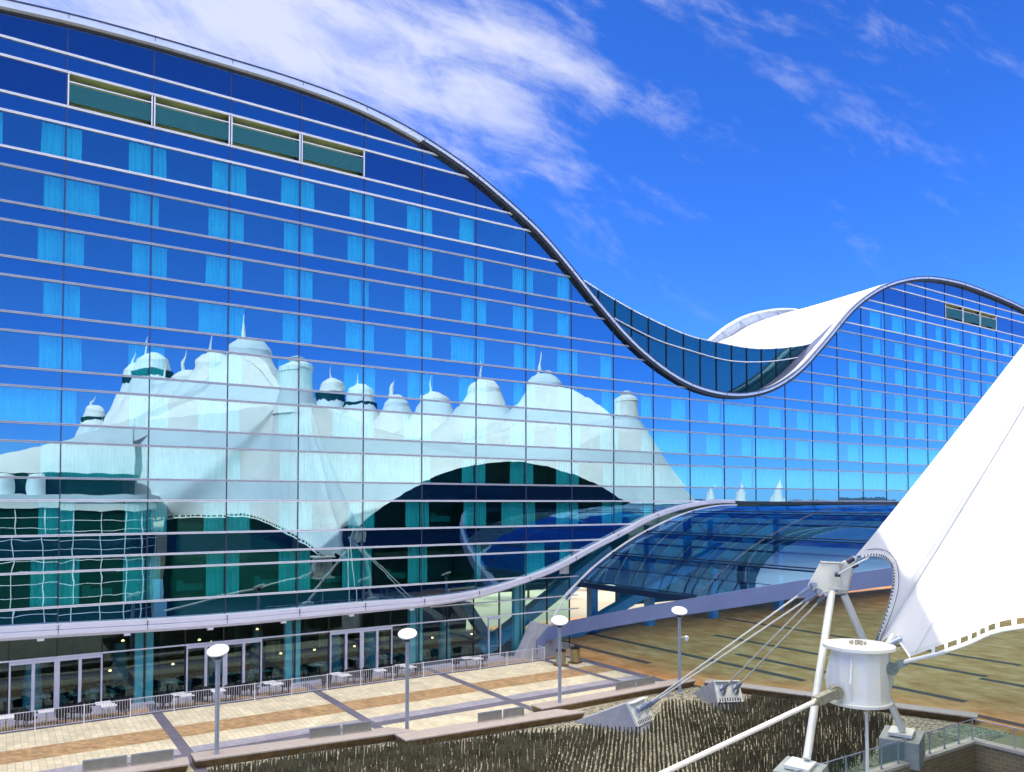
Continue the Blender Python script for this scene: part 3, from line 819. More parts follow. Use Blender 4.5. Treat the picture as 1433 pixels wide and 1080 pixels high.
# front beam
xs_=[RP[1][0]+.05,36.9,37.5,38.2,39.0,40.1,41.2,42.4,43.5,44.7,46,47.4,48.6,51,55,60,80,100]
print('FRONT',[(round(x,1),round(frontY(x),1)) for x in xs_])
mb=MB();rows=[]
for i,x in enumerate(xs_):
    y=frontY(x);z=rim_z(x)
    xa=xs_[max(0,i-1)];xb=xs_[min(len(xs_)-1,i+1)]
    dx,dy=xb-xa,frontY(xb)-frontY(xa);L=math.hypot(dx,dy);nx,ny=dy/L,-dx/L
    w=.35;h=1.05 if x<46 else .9
    rows.append([(x+nx*w,y+ny*w,z+.02),(x+nx*w*1.05,y+ny*w*1.05,z-h),(x-nx*w,y-ny*w,z-h),(x-nx*w,y-ny*w,z+.02),(x+nx*w,y+ny*w,z+.02)])
mb.grid(rows);mb.face(rows[0][:4]);cp('front_beam',mb,M['beam'])
mb=MB();mb.plate([(34.3,50.7,0),(37.9,50.7,0),(38.2,50.7,.6),(36.9,50.7,2.5),(35.9,50.7,2.7)],(0,1.3,0));cp('abutment',mb,M['conc'])
mb=MB()
for xx in (62,80): mb.tube([(xx,20,0),(xx,20,rim_z(xx)-.6)],.35,12)
cp('canopy_column',mb,M['darksteel'])
# ------------------------------------------------------------------ terminal with its tents
MA,MBX=31.7,87.0
mod=[(-17,24.6,24.5),(-39.5,26,26.2),(-62,26.6,26.5),(-84,27.5,27.5),(-107,37,33),(-130,38,38),(-158,30,28),(-185,27,27),(-215,27,27),(-250,38,36),(-290,27,27),(-330,27,27)]
masts=[]
for y,za,zb in mod: masts+=[(MA,y,za+H),(MBX,y,zb+H)]
term=thing('terminal_building','airport terminal with a row of white peaked fabric roofs facing the hotel','terminal',(58,-17,0))
tp=lambda n,mb,m,s=False: obj(n,mb,m,term,s)
def sm(t): t=max(0,min(1,t));return t*t*(3-2*t)
def basez(x,y):
    if x<MA-2: 
        t=(MA-2-x)/(MA-2+7.5);b=H+11-(11-4.3)*sm(t)*1.0-0*t
    elif x>MBX+1:
        t=(x-MBX-1)/13.0;b=H+11-12.5*min(1,t)**1.0
    else:
        s=(x-MA)/(MBX-MA);b=H+9.5+1.5*abs(2*s-1)
    return b
def roofz(x,y):
    b=basez(x,y);z=0
    for (mx,my,mz) in masts:
        if abs(my-y)>45: continue
        dx,dy=x-mx,y-my
        r=math.hypot(dx,dy)
        k=math.exp(-max(0,r-3.0)/6.6)
        if x<mx and mx<50: k=max(k,0);  
        z+=max(0,(mz-1.5-b))**2*k*k
    zz=b+math.sqrt(z)
    if x<MA-2:   # long straight western slope
        t=(MA-2-x)/(MA+6)
        zz=max(zz,(H+4.3)+(H+19.5-H-4.3)*(1-t)**1.55)
    return zz
rows=[]
ys=[];y=-12.0
while y>-345:
    ys.append(y);y-= 1.4 if y>-90 else 3.2
xs=[-7+i*1.45 for i in range(75)]
for y in ys: rows.append([(x,y,roofz(x,y)) for x in xs])
mb=MB();mb.grid(rows);tp('tent_roof',mb,M['membrane'],True)
for (mx,my,mz) in masts:
    mb=MB();s=1.0 if mz<46 else 1.0
    mb.lathe((mx,my,mz),[(4.1,-5.0),(3.7,-3.4),(3.45,-2.0),(3.5,-1.75),(3.2,-1.2),(2.2,-.35),(1.7,-.1),(1.6,.12),(0.05,.2)],22,cap=False)
    o=tp('mast_cap',mb,M['membrane'],True)
    if mz>44:
        g2=MB();g2.lathe((mx,my,mz),[(4.3,-7.5),(4.4,-4.4)],22,cap=False);obj('clerestory',g2,M['termglass'],o,True)
    g2=MB();hx=-1.2 if mx<50 else -1.2
    g2.tube([(mx+hx,my,mz),(mx+hx+.1,my,mz+1.6),(mx+hx+.45,my,mz+4.0)],[.34,.2,.03],8);obj('spike',g2,M['membrane'],o,True)
# horizontal seam rings of the front tents are kept as thin ribs
# terminal glazed walls under the roof
wl=MB();wl.face([(19,-9,-5.5),(33,0,-5.5),(33,0,14.5),(19,-9,14.5)]);wl.face([(33,0,-5.5),(41,6,-5.5),(41,6,16.5),(33,0,16.5)]);wl.face([(41,6,0),(92,6,0),(92,6,19),(41,6,19)]);wl.face([(92,6,0),(104,-9,0),(104,-9,11),(92,6,14)])
tp('glass_wall',wl,M['termglass'])
wm=MB()
for i in range(12):
    x=42+i*4.5;wm.box(x-.06,x+.06,5.85,5.99,0,18.5)
for z in (3,6,9,12,15): wm.box(41,92,5.87,5.99,z-.05,z+.05)
tp('wall_frame',wm,M['steel'])
# front roof bay : edge catenary, fans from the two front masts
def arc3(a,b,m,n):     # quadratic through control so that mid = m
    a,b,m=Vector(a),Vector(b),Vector(m);c=2*m-(a+b)/2
    return [a*(1-t)**2+c*2*t*(1-t)+b*t*t for t in [i/n for i in range(n+1)]]
tentw=thing('tent_canopy','large white stretched fabric tent canopy sloping down to the steel anchor frame','tent canopy',(31.7,6,5))
tc=lambda n,mb,m,s=False: obj(n,mb,m,tentw,s)
Mf=Vector((31.7,6,29.5));Mg=Vector((87,6,29.5))
BR=Vector(atd(1196,779,36.6))          # fabric tip at the bracket
loop=[atd(x,y,d) for x,y,d in ((1215,774,35.9),(1231,774,35.2),(1242,779,34.6),(1250,790,34.1),(1253,806,33.9),(1252,824,33.85),(1247,845,34.0),(1240,868,34.3),(1232,889,34.7),(1228,901,34.9))]
corner=[atd(1238,901,33.2),atd(1252,886,33.45),atd(1262,900,32.9),atd(1273,917,32.3)]
w1=Vector(atd(1433,861,26.9))
edge=[Vector(corner[-1]),Vector(atd(1350,888,29.6)),w1,Vector((28.6,6.5,9.6)),Vector((26.4,0,10.6)),Vector((21.5,-6.5,10.6)),Vector((15.5,-10.5,10.0)),Vector((13.2,-12.5,10.2))]
edge=cat(edge,5)
south=arc3(BR,(78,21.5,9.8),(57,17.5,17.6),30)
def fan(mb,apex,targets,r0,n=18,dz=-3.6):
    rows=[]
    for T,e in targets:
        T=Vector(T);d=Vector((T.x-apex.x,T.y-apex.y,0));L=d.length;d=d/L if L>0 else d
        row=[];st=apex+d*r0+Vector((0,0,dz))
        for k in range(n+1):
            t=k/n;row.append((st.x+(T.x-st.x)*t,st.y+(T.y-st.y)*t,T.z+(st.z-T.z)*(1-t)**e))
        rows.append(row)
    mb.grid(rows);return rows
YJ=-12.6
def back(x): return (x,YJ-.8,roofz(x,YJ-.8)-.25)
mb=MB()
side=[(BR,1.03)]+[(p,1.03) for i,p in enumerate(loop)]+[(corner[1],1.03)]+[(p,1.03) for p in corner[2:]]+[(p,1.03+.03*min(i,12)) for i,p in enumerate(edge[1:])]
side+= [(back(x),1.45) for x in (15.5,18,21,24,27,30)]
R1=fan(mb,Mf,side,2.6,20,-4.9)
sideobj=tc('side_membrane',mb,M['membrane'],True)
for i in (4,len(loop)+4,len(loop)+9,len(loop)+15):
    if i<len(R1):
        sb_=MB();P_=[Vector(p)+Vector((-.03,.02,.03)) for p in R1[i][3:]];sb_.tube(P_,.014,4);obj('fabric_seam',sb_,M['seam'],sideobj)
mb=MB();mids=[p for p in south if p.x<59];mide=[p for p in south if p.x>=57]
midline=[(58.5,y,17.7+ (roofz(58.5,YJ)-17.7)*sm((17.3-y)/30)) for y in (13,8,3,-3,-8)]
ft=[(p,1.03+.6*min(1,i/7)) for i,p in enumerate([BR]+mids[1:])]+[(p,1.8) for p in midline]+[(back(x),1.5) for x in (58.5,54,49,44,39,35,32,30)]
fan(mb,Mf,ft,2.6,20,-4.9)
gb=MB();rows=[]
for i in range(23):
    x=-7+i;zt_=roofz(x,-12.0);rows.append([(x,-12.0+2.2*math.sin(PI*min(1,k/7)/2),zt_+(13.4-zt_)*k/7) for k in range(8)])
gb.grid(rows);rows=[]
for i in range(59):
    x=15+i*1.45;zt_=roofz(x,-12.0);rows.append([(x,-12.0+.25*k,zt_-1.1*k) for k in range(4)])
gb.grid(rows);tc('gable_membrane',gb,M['membrane'],True)
bs=[(91,19,9.6),(98,16,10.2),(99.5,9,11.0),(99.5,0,11.3),(100,YJ,11.5)]
gt=[(back(x),1.5) for x in (89,87,84,79,74,69,64,58.5)]+[(p,1.8) for p in midline[::-1]]+[(p,1.7) for p in mide]+[(Vector((84,21.5,9.3)),1.6)]+[(Vector(b),1.5) for b in bs]+[(back(x),1.45) for x in (98,95,92,89)]
fan(mb,Mg,gt,2.6,20)
tc('front_membrane',mb,M['membrane'],True)
for mm in (Mf,Mg):
    mb=MB();mb.lathe(tuple(mm),[(3.0,-6.3),(2.5,-4.6),(2.15,-3.0),(2.0,-2.0),(1.95,-.6),(2.1,-.5),(2.0,.0),(1.2,.45),(.8,.55),(.75,.85),(1.1,.95),(.05,1.3)],20,cap=False);tc('mast_cap',mb,M['membrane'],True)
# edge trims of the near tent
e2=[Vector(p) for p in edge]
off=Vector((-.05,-.03,-.36))
mb=MB();mb.grid([[p+Vector((-.03,-.03,.12)),p+Vector((-.03,-.03,-.05))] for p in e2]);tc('edge_strip',mb,M['cable'])
pin=Vector(atd(1250,931,32.6))
cab=[pin+Vector(atd(1268,926,32.2))*0,]
cc=[Vector(atd(1254,930,32.5)),Vector(atd(1268,925.5,32.1))]+[p+off for p in e2[3:]]
mb=MB();mb.tube(cc,.085,8);tc('edge_cable',mb,M['whitepaint'],True)
for i in range(2,len(e2)-1):
    a=e2[i];b=e2[i+1];L=(b-a).length;n=max(1,int(round(L/.9)))
    for k in range(n):
        p=a.lerp(b,(k+.5)/n);d=(b-a).normalized()
        mb=MB();mb.plate([p-d*.11+Vector((0,0,.04)),p+d*.11+Vector((0,0,.04)),p+d*.07+off*1.0,p-d*.07+off*1.0],(-.04,-.03,0));tc('cable_clamp',mb,M['whitepaint'])
mb=MB();C1=Vector(corner[1]);C2=Vector(corner[3]);dd=(C2-C1).normalized();nn=Vector((-.05,-.05,0))
sd=Vector((-.12,-.10,-.14));mb.plate([C1,C2,C2+sd,C1+sd],nn);mb.tube([C1-Vector((.1,.05,.05)),Vector(atd(1243,903,33.3))],.16,8);tc('corner_plate',mb,M['whitepaint'])
lp=[BR]+[Vector(p) for p in loop];lp=cat(lp,4)
ctr=sum(lp,Vector())/len(lp)
inn=[]
for i,p in enumerate(lp):
    t=(lp[min(i+1,len(lp)-1)]-lp[max(i-1,0)]).normalized();v=ctr-p;v=v-t*v.dot(t);v.normalize();inn.append(p+v*.16)
mb=MB();mb.grid([[p+Vector((-.02,-.03,0)),q2+Vector((-.02,-.03,0))] for p,q2 in zip(lp[2:],inn[2:])]);tc('loop_edge_strip',mb,M['cable'])
mb=MB();mb.tube([q2 for q2 in inn[1:]],.035,6);tc('loop_cable',mb,M['galv'],True)
mb=MB();q_=lp[3:]
acc=0;last=q_[0]
for i in range(len(q_)-1):
    a,b=q_[i],q_[i+1];n=max(1,int((b-a).length/.2))
    for k in range(n):
        p=a.lerp(b,k/n);v=(ctr-p).normalized();t=(b-a).normalized();v=(v-t*v.dot(t)).normalized()
        tc('loop_clamp',MB().bar(p+v*.03,p+v*.17,.05,.05),M['mull'])
mb=MB();mb.tube([p-((ctr-p).normalized())*.2+Vector((-.03,-.04,0)) for p in lp[3:]],.014,5);tc('loop_seam',mb,M['mull'])
# ------------------------------------------------------------------ anchor frame
DR=Vector(atd(1202,940,33.0));DRx,DRy=DR.x,DR.y
anc=thing('tent_anchor_frame','white steel tripod anchor frame with drum, bracket and long cables holding the tent','anchor frame',(DRx,DRy,0))
an=lambda n,mb,m,s=False: obj(n,mb,m,anc,s)
def A_(x,y,d=37.0): return Vector(atd(x,y,d))
away=Vector(f_)
legL=onZ(1129,1062,1.55);legR=onZ(1263,1022,1.55)
tL=A_(1164,828,37);tR=A_(1181,832,37.2)
mb=MB();mb.tube([tL,Vector(legL)],[.175,.165],14);an('leg',mb,M['whitepaint'],True)
mb=MB();mb.tube([tR,Vector(legR)],[.175,.165],14);an('leg',mb,M['whitepaint'],True)
# head bracket
fp=[(1148,788),(1173,789),(1172.5,825),(1160,827),(1146,833),(1131,819)]
mb=MB();mb.plate([A_(x,y,36.9) for x,y in fp],away*.07);mb.plate([A_(x,y,37.35) for x,y in fp],away*.07)
mb.plate([A_(1148,787,36.8),A_(1180,788.5,36.8),A_(1184,790,37.6),A_(1150,788,37.6)],(0,0,.07))
mb.plate([A_(1160,823,36.85),A_(1186,826,36.85),A_(1186,826,37.6),A_(1160,823,37.6)],(0,0,.06))
mb.plate([A_(1173,789,36.9),A_(1173,826,36.9),A_(1174,826,37.5),A_(1174,789,37.5)],Vector(rt)*.05)
mb.plate([A_(1174,789,37.1),A_(1190,780,37),A_(1195,778,36.9),A_(1200,779,36.8),A_(1193,796,36.9),A_(1184,829,37.1),A_(1173,832,37.2)],away*.06)
mb.plate([A_(1191,796,36.9),A_(1184,829,36.9),A_(1186,829,37.5),A_(1193,797,37.5)],Vector(rt)*.04)
hd=an('head_bracket',mb,M['whitepaint'])
mb=MB()
for x,y in ((1138,818),(1145,827)): mb.disc(A_(x,y,36.75),away,.13,.35,18)
obj('pin',mb,M['bluegrey'],hd,True)
mb=MB();mb.tube([A_(1168,804,36.7),A_(1176,804,36.6)],.11,10);mb.tube([A_(1186,786,36.7),A_(1194,781,36.7)],.13,10);mb.tube([A_(1193,793,36.6),A_(1200,790,36.4)],.1,10);obj('cable_socket',mb,M['mull'],hd,True)
mb=MB();mb.tube(cat([A_(1172,804,36.6),A_(1185,796,36.3),A_(1200,788,36),A_(1216,780,35.8)],4),.035,6);an('loop_stay',mb,M['cable'],True)
# drum
z0=DR.z;zt=atd(1202,904,33)[2];zb_=atd(1202,980,33)[2]
mb=MB();mb.lathe((DRx,DRy,zt),[(0.02,-.06),(1.42,-.06),(1.42,.07),(0.02,.09)],40,cap=False);
dr=an('drum',mb,M['whitepaint'],True)
mb=MB();mb.lathe((DRx,DRy,zb_),[(0.02,-.06),(1.28,-.06),(1.30,.05),(.02,.06)],40,cap=False);obj('bottom_plate',mb,M['whitepaint'],dr,True)
mb=MB();mb.lathe((DRx,DRy,zb_),[(.42,0),(.42,zt-zb_)],20,cap=False);obj('core',mb,M['whitepaint'],dr,True)
mb=MB()
R3=Vector((rt[0],rt[1],0));F3=Vector((fw[0],fw[1],0));Cc=Vector((DRx,DRy,0))
def webp(dirv,r_bot,r_mid,r_top):
    n=dirv.cross(Vector((0,0,1)))*.06
    P=[Cc+dirv*.1+Vector((0,0,zb_)),Cc+dirv*r_bot+Vector((0,0,zb_)),Cc+dirv*r_mid+Vector((0,0,zb_+.95)),Cc+dirv*r_top+Vector((0,0,zt)),Cc+dirv*.1+Vector((0,0,zt))]
    mb.plate([p-n/2 for p in P],n)
webp(R3,1.2,1.48,1.25);webp(-R3,1.32,1.42,1.1);webp((-F3+R3*.35).normalized(),1.0,1.15,1.0);webp((-F3-R3*.75).normalized(),1.1,1.45,1.1);webp(F3,1.0,1.2,1.0)
# outer shell panels between the webs
for (a,b) in ((R3,(-F3+R3*.35).normalized()),((-F3+R3*.35).normalized(),(-F3-R3*.75).normalized()),((-F3-R3*.75).normalized(),-R3)):
    for k in range(2):
        d0=a.lerp(b,k/2).normalized();d1=a.lerp(b,(k+1)/2).normalized()
        ra,rb=1.2,1.2
        mb.face([Cc+d0*ra*.98+Vector((0,0,zb_)),Cc+d1*ra*.98+Vector((0,0,zb_)),Cc+d1*rb*.95+Vector((0,0,zt)),Cc+d0*rb*.95+Vector((0,0,zt))])
obj('web_plate',mb,M['whitepaint'],dr)
mb=MB()
for k in range(9):
    a=k*.7;mb.lathe((DRx-.05+.3*math.cos(a),DRy+.3*math.sin(a),zt+.09),[(.05,0),(.05,.1),(.03,.12)],6)
mb.lathe((DRx-.05,DRy,zt+.09),[(.14,0),(.12,.16)],10);obj('bolt_cluster',mb,M['oldmetal'],dr)
# clevises
P1=A_(1168,968,32.4);P0=A_(1142,981,32.0)
mb=MB();mb.tube([P1-R3*.0-F3*.25,P1+F3*.12],.28,20);mb.bar(P1-F3*.12,P0-F3*.0,.34,.36);mb.tube([P1+(P0-P1)*.6,P0+(P0-P1)*.2],[.2,.13],12);o=an('clevis',mb,M['oldmetal'],True)
P1r=A_(1246,935,32.4);P0r=A_(1268,926,32.2)
mb=MB();mb.tube([P1r-F3*.2,P1r+F3*.15],.25,20);mb.bar(P1r,P0r,.25,.26);mb.tube([P1r+(P0r-P1r)*.7,P0r+(P0r-P1r)*.25],[.15,.1],10);an('clevis',mb,M['greymetal'],True)
G0=Vector(atd(925,1083,27.6));dG=(G0-P0).normalized();tG=(0.0-G0.z)/dG.z if dG.z<0 else 0
mb=MB();mb.tube([P0,G0,G0+dG*6],.10,12);an('back_stay',mb,M['cable'],True)
mb=MB();mb.tube([(DRx-.12,DRy-.4,zb_-.05),(DRx-.12,DRy-.4,0)],.07,8);an('tie_rod',mb,M['cable'],True)
mb=MB();mb.lathe((DRx-.12,DRy-.4,zb_-.35),[(.12,0),(.16,.05),(.16,.28)],10);an('tie_socket',mb,M['oldmetal'],True)
mb=MB();mb.tube([A_(1236,905,33.2),A_(1262,893,33.0)],.1,10);an('corner_strut',mb,M['galv'],True)
mb=MB();mb.tube([A_(1246,914,32.6),A_(1263,905,32.6)],.03,6);an('turnbuckle',mb,M['oldmetal'],True)
# plinths
def plinth(cx,cy,wx,wy,h,ang):
    c,s=math.cos(ang),math.sin(ang)
    def P(u,v,z,k=1): return (cx+(u*wx*c-v*wy*s)*k,cy+(u*wx*s+v*wy*c)*k,z)
    mb=MB();mb.hexa([P(-.5,-.5,0),P(.5,-.5,0),P(.5,.5,0),P(-.5,.5,0),P(-.5,-.5,h-.25),P(.5,-.5,h-.0),P(.5,.5,h),P(-.5,.5,h-.25)])
    o=an('plinth',mb,M['concd'])
    mb=MB();mb.hexa([P(-.3,-.3,h-.14),P(.3,-.3,h+.02),P(.3,.3,h+.02),P(-.3,.3,h-.14),P(-.3,-.3,h-.0),P(.3,-.3,h+.12),P(.3,.3,h+.12),P(-.3,.3,h-.0)]);obj('base_plate',mb,M['whitepaint'],o)
plinth(legR[0]+.1,legR[1]+.1,1.5,1.7,1.45,math.radians(20));plinth(legL[0]-.3,legL[1]+.1,1.5,1.7,1.35,math.radians(15))
# anchor blocks and cables
def ablock(px,py,label,lugs,wid):
    base=Vector(onZ(px,py,0));top_=Vector(A_(1141,823,36.9))
    d=Vector((top_.x-base.x,top_.y-base.y,0)).normalized();s=Vector((-d.y,d.x,0));cd=(top_-base).normalized()
    t=thing('cable_anchor_block',label,'anchor block',tuple(base))
    # wedge: long sloping back, face square to the cable
    w=wid;Lb=3.6;h=1.55
    fb=base+d*.55;ft=base-d*.25+Vector((0,0,h));tb=base-d*Lb
    mb=MB();prof=[tb,fb,ft];mb.plate([p-s*w/2 for p in prof],s*w);obj('concrete_wedge',mb,M['conc'],t)
    n=(ft-fb).cross(s).normalized()
    if n.dot(cd)<0:n=-n
    up=(ft-fb).normalized();c0=fb.lerp(ft,.62)
    mb=MB();hw=w*.52
    mb.plate([c0-s*hw-up*.65,c0+s*hw-up*.65,c0+s*hw+up*.62,c0-s*hw+up*.62],n*.14)
    for q3 in (-.27,.27):
        for e in (-.09,.09):
            c=c0+s*(q3*w+e);mb.plate([c-up*.3,c+up*.34,c+up*.3+n*.45,c-up*.1+n*.5],s*.05)
    mb.plate([c0-s*hw+up*.55+n*.1,c0+s*hw+up*.55+n*.1,c0+s*hw*.9+up*.5+n*.42,c0-s*hw*.9+up*.5+n*.42],up*.05)
    cpz=obj('steel_cap',mb,M['whitepaint'],t)
    mb=MB()
    for k in range(9):
        c=c0-up*.5+s*((k-4)*w*.105)+n*.145;mb.plate([c-s*.028-up*.1,c+s*.028-up*.1,c+s*.028+up*.1,c-s*.028+up*.1],n*.02)
    obj('vent_slot',mb,M['black'],cpz)
    ends=[]
    for q3,lug in zip((-.27,.27),lugs):
        c=c0+s*(q3*w)+n*.36+up*.08
        mb=MB();mb.tube([c-s*.2,c+s*.2],.12,14);obj('pin',mb,M['bluegrey'],cpz,True)
        tp_=A_(lug[0],lug[1],36.85);dd=(tp_-c).normalized()
        mb=MB();mb.tube([c,c+dd*.35,c+dd*.9],[.13,.12,.06],10);an('cable_fitting',mb,M['bluegrey'],True);mb=MB();mb.tube([tp_-dd*.9,tp_-dd*.3,tp_],[.06,.11,.12],10);cb=an('cable_fitting',mb,M['bluegrey'],True)
        mb=MB();mb.tube([c+dd*.85,tp_-dd*.85],.045,8);an('cable',mb,M['cable'],True)
ablock(893,1021,'grey concrete anchor block with white steel cap and slots, nearer the lamp posts',((1138,818),(1145,828)),1.75)
ablock(1018,990,'grey concrete anchor block with white steel cap beside the long dark bench',((1145,828),(1156,831)),1.5)
# ------------------------------------------------------------------ lamp posts
def lamp(i,x,y,label):
    t=thing('street_lamp',label,'street lamp',(x,y,0),0,'disc-topped lamp posts along the plaza edge')
    mb=MB();mb.tube([(x,y,0),(x,y,5.0)],.105,14);obj('pole',mb,M['galv'],t,True)
    mb=MB();mb.lathe((x,y,0),[(.2,0),(.2,.05),(.13,.08),(.13,.25)],14);obj('base_flange',mb,M['galv'],t,True)
    nrm=Vector((-.25,-.38,1)).normalized();c=Vector((x,y,5.25))
    mb=MB();mb.tube([c-nrm*.05,c-nrm*.02,c+nrm*.03,c+nrm*.06],[.44,.5,.5,.46],30);obj('lamp_disc',mb,M['lampw'],t,True)
    mb=MB();mb.tube([(x,y,4.55),(x-.36,y+.1,5.12)],.018,6);mb.tube([(x,y,4.55),(x+.36,y-.1,5.14)],.018,6);obj('bracket',mb,M['galv'],t)
    mb=MB();mb.lathe((x,y,4.85),[(.12,0),(.17,.1),(.2,.3)],14);obj('lantern_neck',mb,M['mull'],t,True)
    return t
Ls=[(8.80,38.55,'lamp post in front of the second door set, nearest the left edge'),(18.30,37.95,'lamp post at the gap between the two long benches, before the third door set'),(27.85,37.3,'lamp post beside the two waste bins and the single door'),(36.75,36.4,'lamp post with a small white camera on its pole, among the cables')]
for i,(x,y,l) in enumerate(Ls):
    t=lamp(i,x,y,l)
    if i==3:
        mb=MB();mb.bar((x,y,3.55),(x+.3,y-.2,3.6),.05,.05);mb.lathe((x+.38,y-.25,3.3),[(.02,0),(.11,.05),(.14,.14),(.14,.3),(.05,.36)],12);obj('security_camera',mb,M['lampw'],t,True)
# ------------------------------------------------------------------ patio railing
rail_=thing('patio_railing','long pale metal picket railing between the plaza and the cafe tables','railing',(15,49.6,0))
xx=-12.0;posts=[]
pk=0
while xx<35.4:
    x2=min(35.5,xx+2.32)
    mb=MB();mb.box(xx-.028,xx+.028,49.52,49.58,0,1.06);obj('post',mb,M['white'],rail_)
    mb=MB();mb.box(xx+.03,x2-.03,49.53,49.57,.99,1.03);mb.box(xx+.03,x2-.03,49.53,49.57,.1,.13)
    n=int((x2-xx)/.135)
    for k in range(1,n):
        x=xx+(x2-xx)*k/n;mb.box(x-.009,x+.009,49.535,49.56,.13,.99)
    obj('picket_panel',mb,M['frame'],rail_)
    xx=x2
mb=MB();mb.box(35.47,35.53,49.5,49.56,0,1.06);obj('post',mb,M['white'],rail_)
for a,b in (((35.5,49.6),(35.7,51.4)),((35.7,51.4),(38.0,51.2)),((38.0,51.2),(38.1,49.2))):
    A3=Vector((a[0],a[1],0));B3=Vector((b[0],b[1],0));mb=MB();mb.bar(A3+Vector((0,0,1.02)),B3+Vector((0,0,1.02)),.04,.04);mb.bar(A3+Vector((0,0,.12)),B3+Vector((0,0,.12)),.03,.03)
    n=int((B3-A3).length/.14)
    for k in range(n+1):
        p=A3.lerp(B3,k/n);mb.box(p.x-.01,p.x+.01,p.y-.01,p.y+.01,0 if k in(0,n) else .12,1.02)
    obj('picket_panel',mb,M['white'],rail_)
# ------------------------------------------------------------------ cafe furniture
def mk_table(label,topm,legm,loc):
    t=thing('cafe_table',label,'table',(0,0,0))
    mb=MB();mb.box(-.39,.39,-.39,.39,.72,.75);obj('table_top',mb,topm,t)
    mb=MB();mb.tube([(0,0,.03),(0,0,.72)],.035,8);obj('pedestal',mb,legm,t)
    mb=MB();mb.box(-.3,.3,-.035,.035,0,.03);mb.box(-.035,.035,-.3,.3,.031,.055);obj('foot',mb,legm,t)
    t.location=loc;return reg(t)
def mk_chair(label,m,loc,wick=True):
    t=thing('cafe_chair',label,'chair',(0,0,0))
    mb=MB();mb.lathe((0,0,.36),[(.22,0),(.27,.03),(.27,.09),(.2,.1)],14);obj('seat',mb,m,t,True)
    rows=[]
    for k in range(6):
        z=.36+.45*k/5;r=.27+.05*k/5;row=[]
        for i in range(13):
            a=math.radians(-20+220*i/12);zz=z-(0 if k<3 else .2*(abs(i-6)/6)**2*(k-2)/3);row.append((r*math.cos(a),r*math.sin(a),zz))
        rows.append(row)
    mb=MB();mb.grid(rows);rows=[[(x*.92,y*.92,z) for x,y,z in r] for r in rows];mb.grid(rows);mb.grid([[a,b] for a,b in zip([(x/.92,y/.92,z) for x,y,z in rows[-1]],rows[-1])]);obj('backrest',mb,m,t,True)
    for a in (45,135,225,315):
        x,y=.2*math.cos(math.radians(a)),.2*math.sin(math.radians(a));mb=MB();mb.tube([(x,y,.37),(x*1.2,y*1.2,0)],.022,6);obj('leg',mb,m,t)
    t.location=loc;return reg(t)
T0=None;C0=None
order=['leftmost','second','third','fourth','fifth','sixth','seventh','eighth','ninth','tenth','eleventh','twelfth','thirteenth','fourteenth','fifteenth','sixteenth','seventeenth','eighteenth']
tb=[(.6,50.2),(2.5,50.5),(5.3,50.65),(5.5,49.95),(9.3,50.55),(9.65,49.98),(11.5,50.2),(14.75,50.6),(15.0,49.98),(19.2,50.7),(19.5,49.98),(22.1,50.1),(24.05,50.75),(24.3,50.0),(29.2,50.6),(29.7,49.98)]
desc={0:'white cafe table at the left edge of the photo, against the railing'}
chairs=[]
for i,(x,y) in enumerate(tb):
    lab=('white square cafe table at the left edge of the railing' if i==0 else '%s white square cafe table from the left behind the patio railing'%order[i])
    if i==len(tb)-1: lab='white square cafe table nearest the single glass door, against the railing'
    if T0 is None: T0=mk_table(lab,M['tabletop'],M['tableleg'],(x,y,0));T0['group']='white cafe tables behind the railing';o=T0
    else: o=dup(T0,(x,y,0),0,lab,'white cafe tables behind the railing')
cx=[-.9,-.2,1.3,1.75,3.2,3.45,3.95,4.4,6.2,6.5,8.3,8.6,10.3,10.6,11.0,12.2,12.5,13.2,13.8,15.7,18.3,18.6,20.2,20.6,21.2,21.6,22.95,23.3,25.0,25.3,28.35,30.5]
for i,x in enumerate(cx):
    y=50.05+.95*((i*7)%4)/3;r=random.Random(i).uniform(0,6.28)
    lab='dark woven cafe chair, number %d from the left along the patio railing'%(i+1)
    nt_=min(range(len(tb)),key=lambda k:abs(tb[k][0]-x)+.01*k)
    side='left' if tb[nt_][0]>x else 'right'
    lab='dark woven chair just %s of the %s cafe table, %s'%(side,order[nt_],'by the railing' if y<50.3 else 'near the glass' if y>50.8 else 'midway to the glass')
    if C0 is None: C0=mk_chair(lab,M['wicker'],(x,y,0));C0.scale=(1.18,1.18,1.12);C0['group']='dark woven chairs on the cafe terrace'
    else: dup(C0,(x,y,0),r,lab,'dark woven chairs on the cafe terrace')
# indoor
tin=[(-.6,54.2),(3.3,55.2),(4.3,53.9),(5.9,55.8),(6.9,54.0),(9.2,55.3),(9.7,54.0),(13.3,54.6),(15.4,54.2),(18.9,54.2),(22.2,55.1),(25.0,54.3),(28.0,54.8)]
T1=None;C1=None
for i,(x,y) in enumerate(tin):
    lab='%s indoor dining table from the left, seen through the restaurant glass'%order[i]
    if T1 is None: T1=mk_table(lab,M['intable'],M['inchair'],(x,y,.02));T1.name='dining_table';SRC[T1.name]=[(c,kids(c)) for c in kids(T1)];T1['group']='dining tables inside the restaurant'
    else: dup(T1,(x,y,.02),.2,lab,'dining tables inside the restaurant')
    for s in (-1,1):
        lab='pale green dining chair %s of the %s indoor dining table, behind glass'%('left' if s<0 else 'right',order[i])
        if C1 is None: C1=mk_chair(lab,M['inchair'],(x+s*.75,y,.02));C1.name='dining_chair';SRC[C1.name]=[(c,kids(c)) for c in kids(C1)];C1.rotation_euler=(0,0,0);C1['group']='dining chairs inside the restaurant'
        else: dup(C1,(x+s*.75,y,.02),-PI/2*s,lab,'dining chairs inside the restaurant')
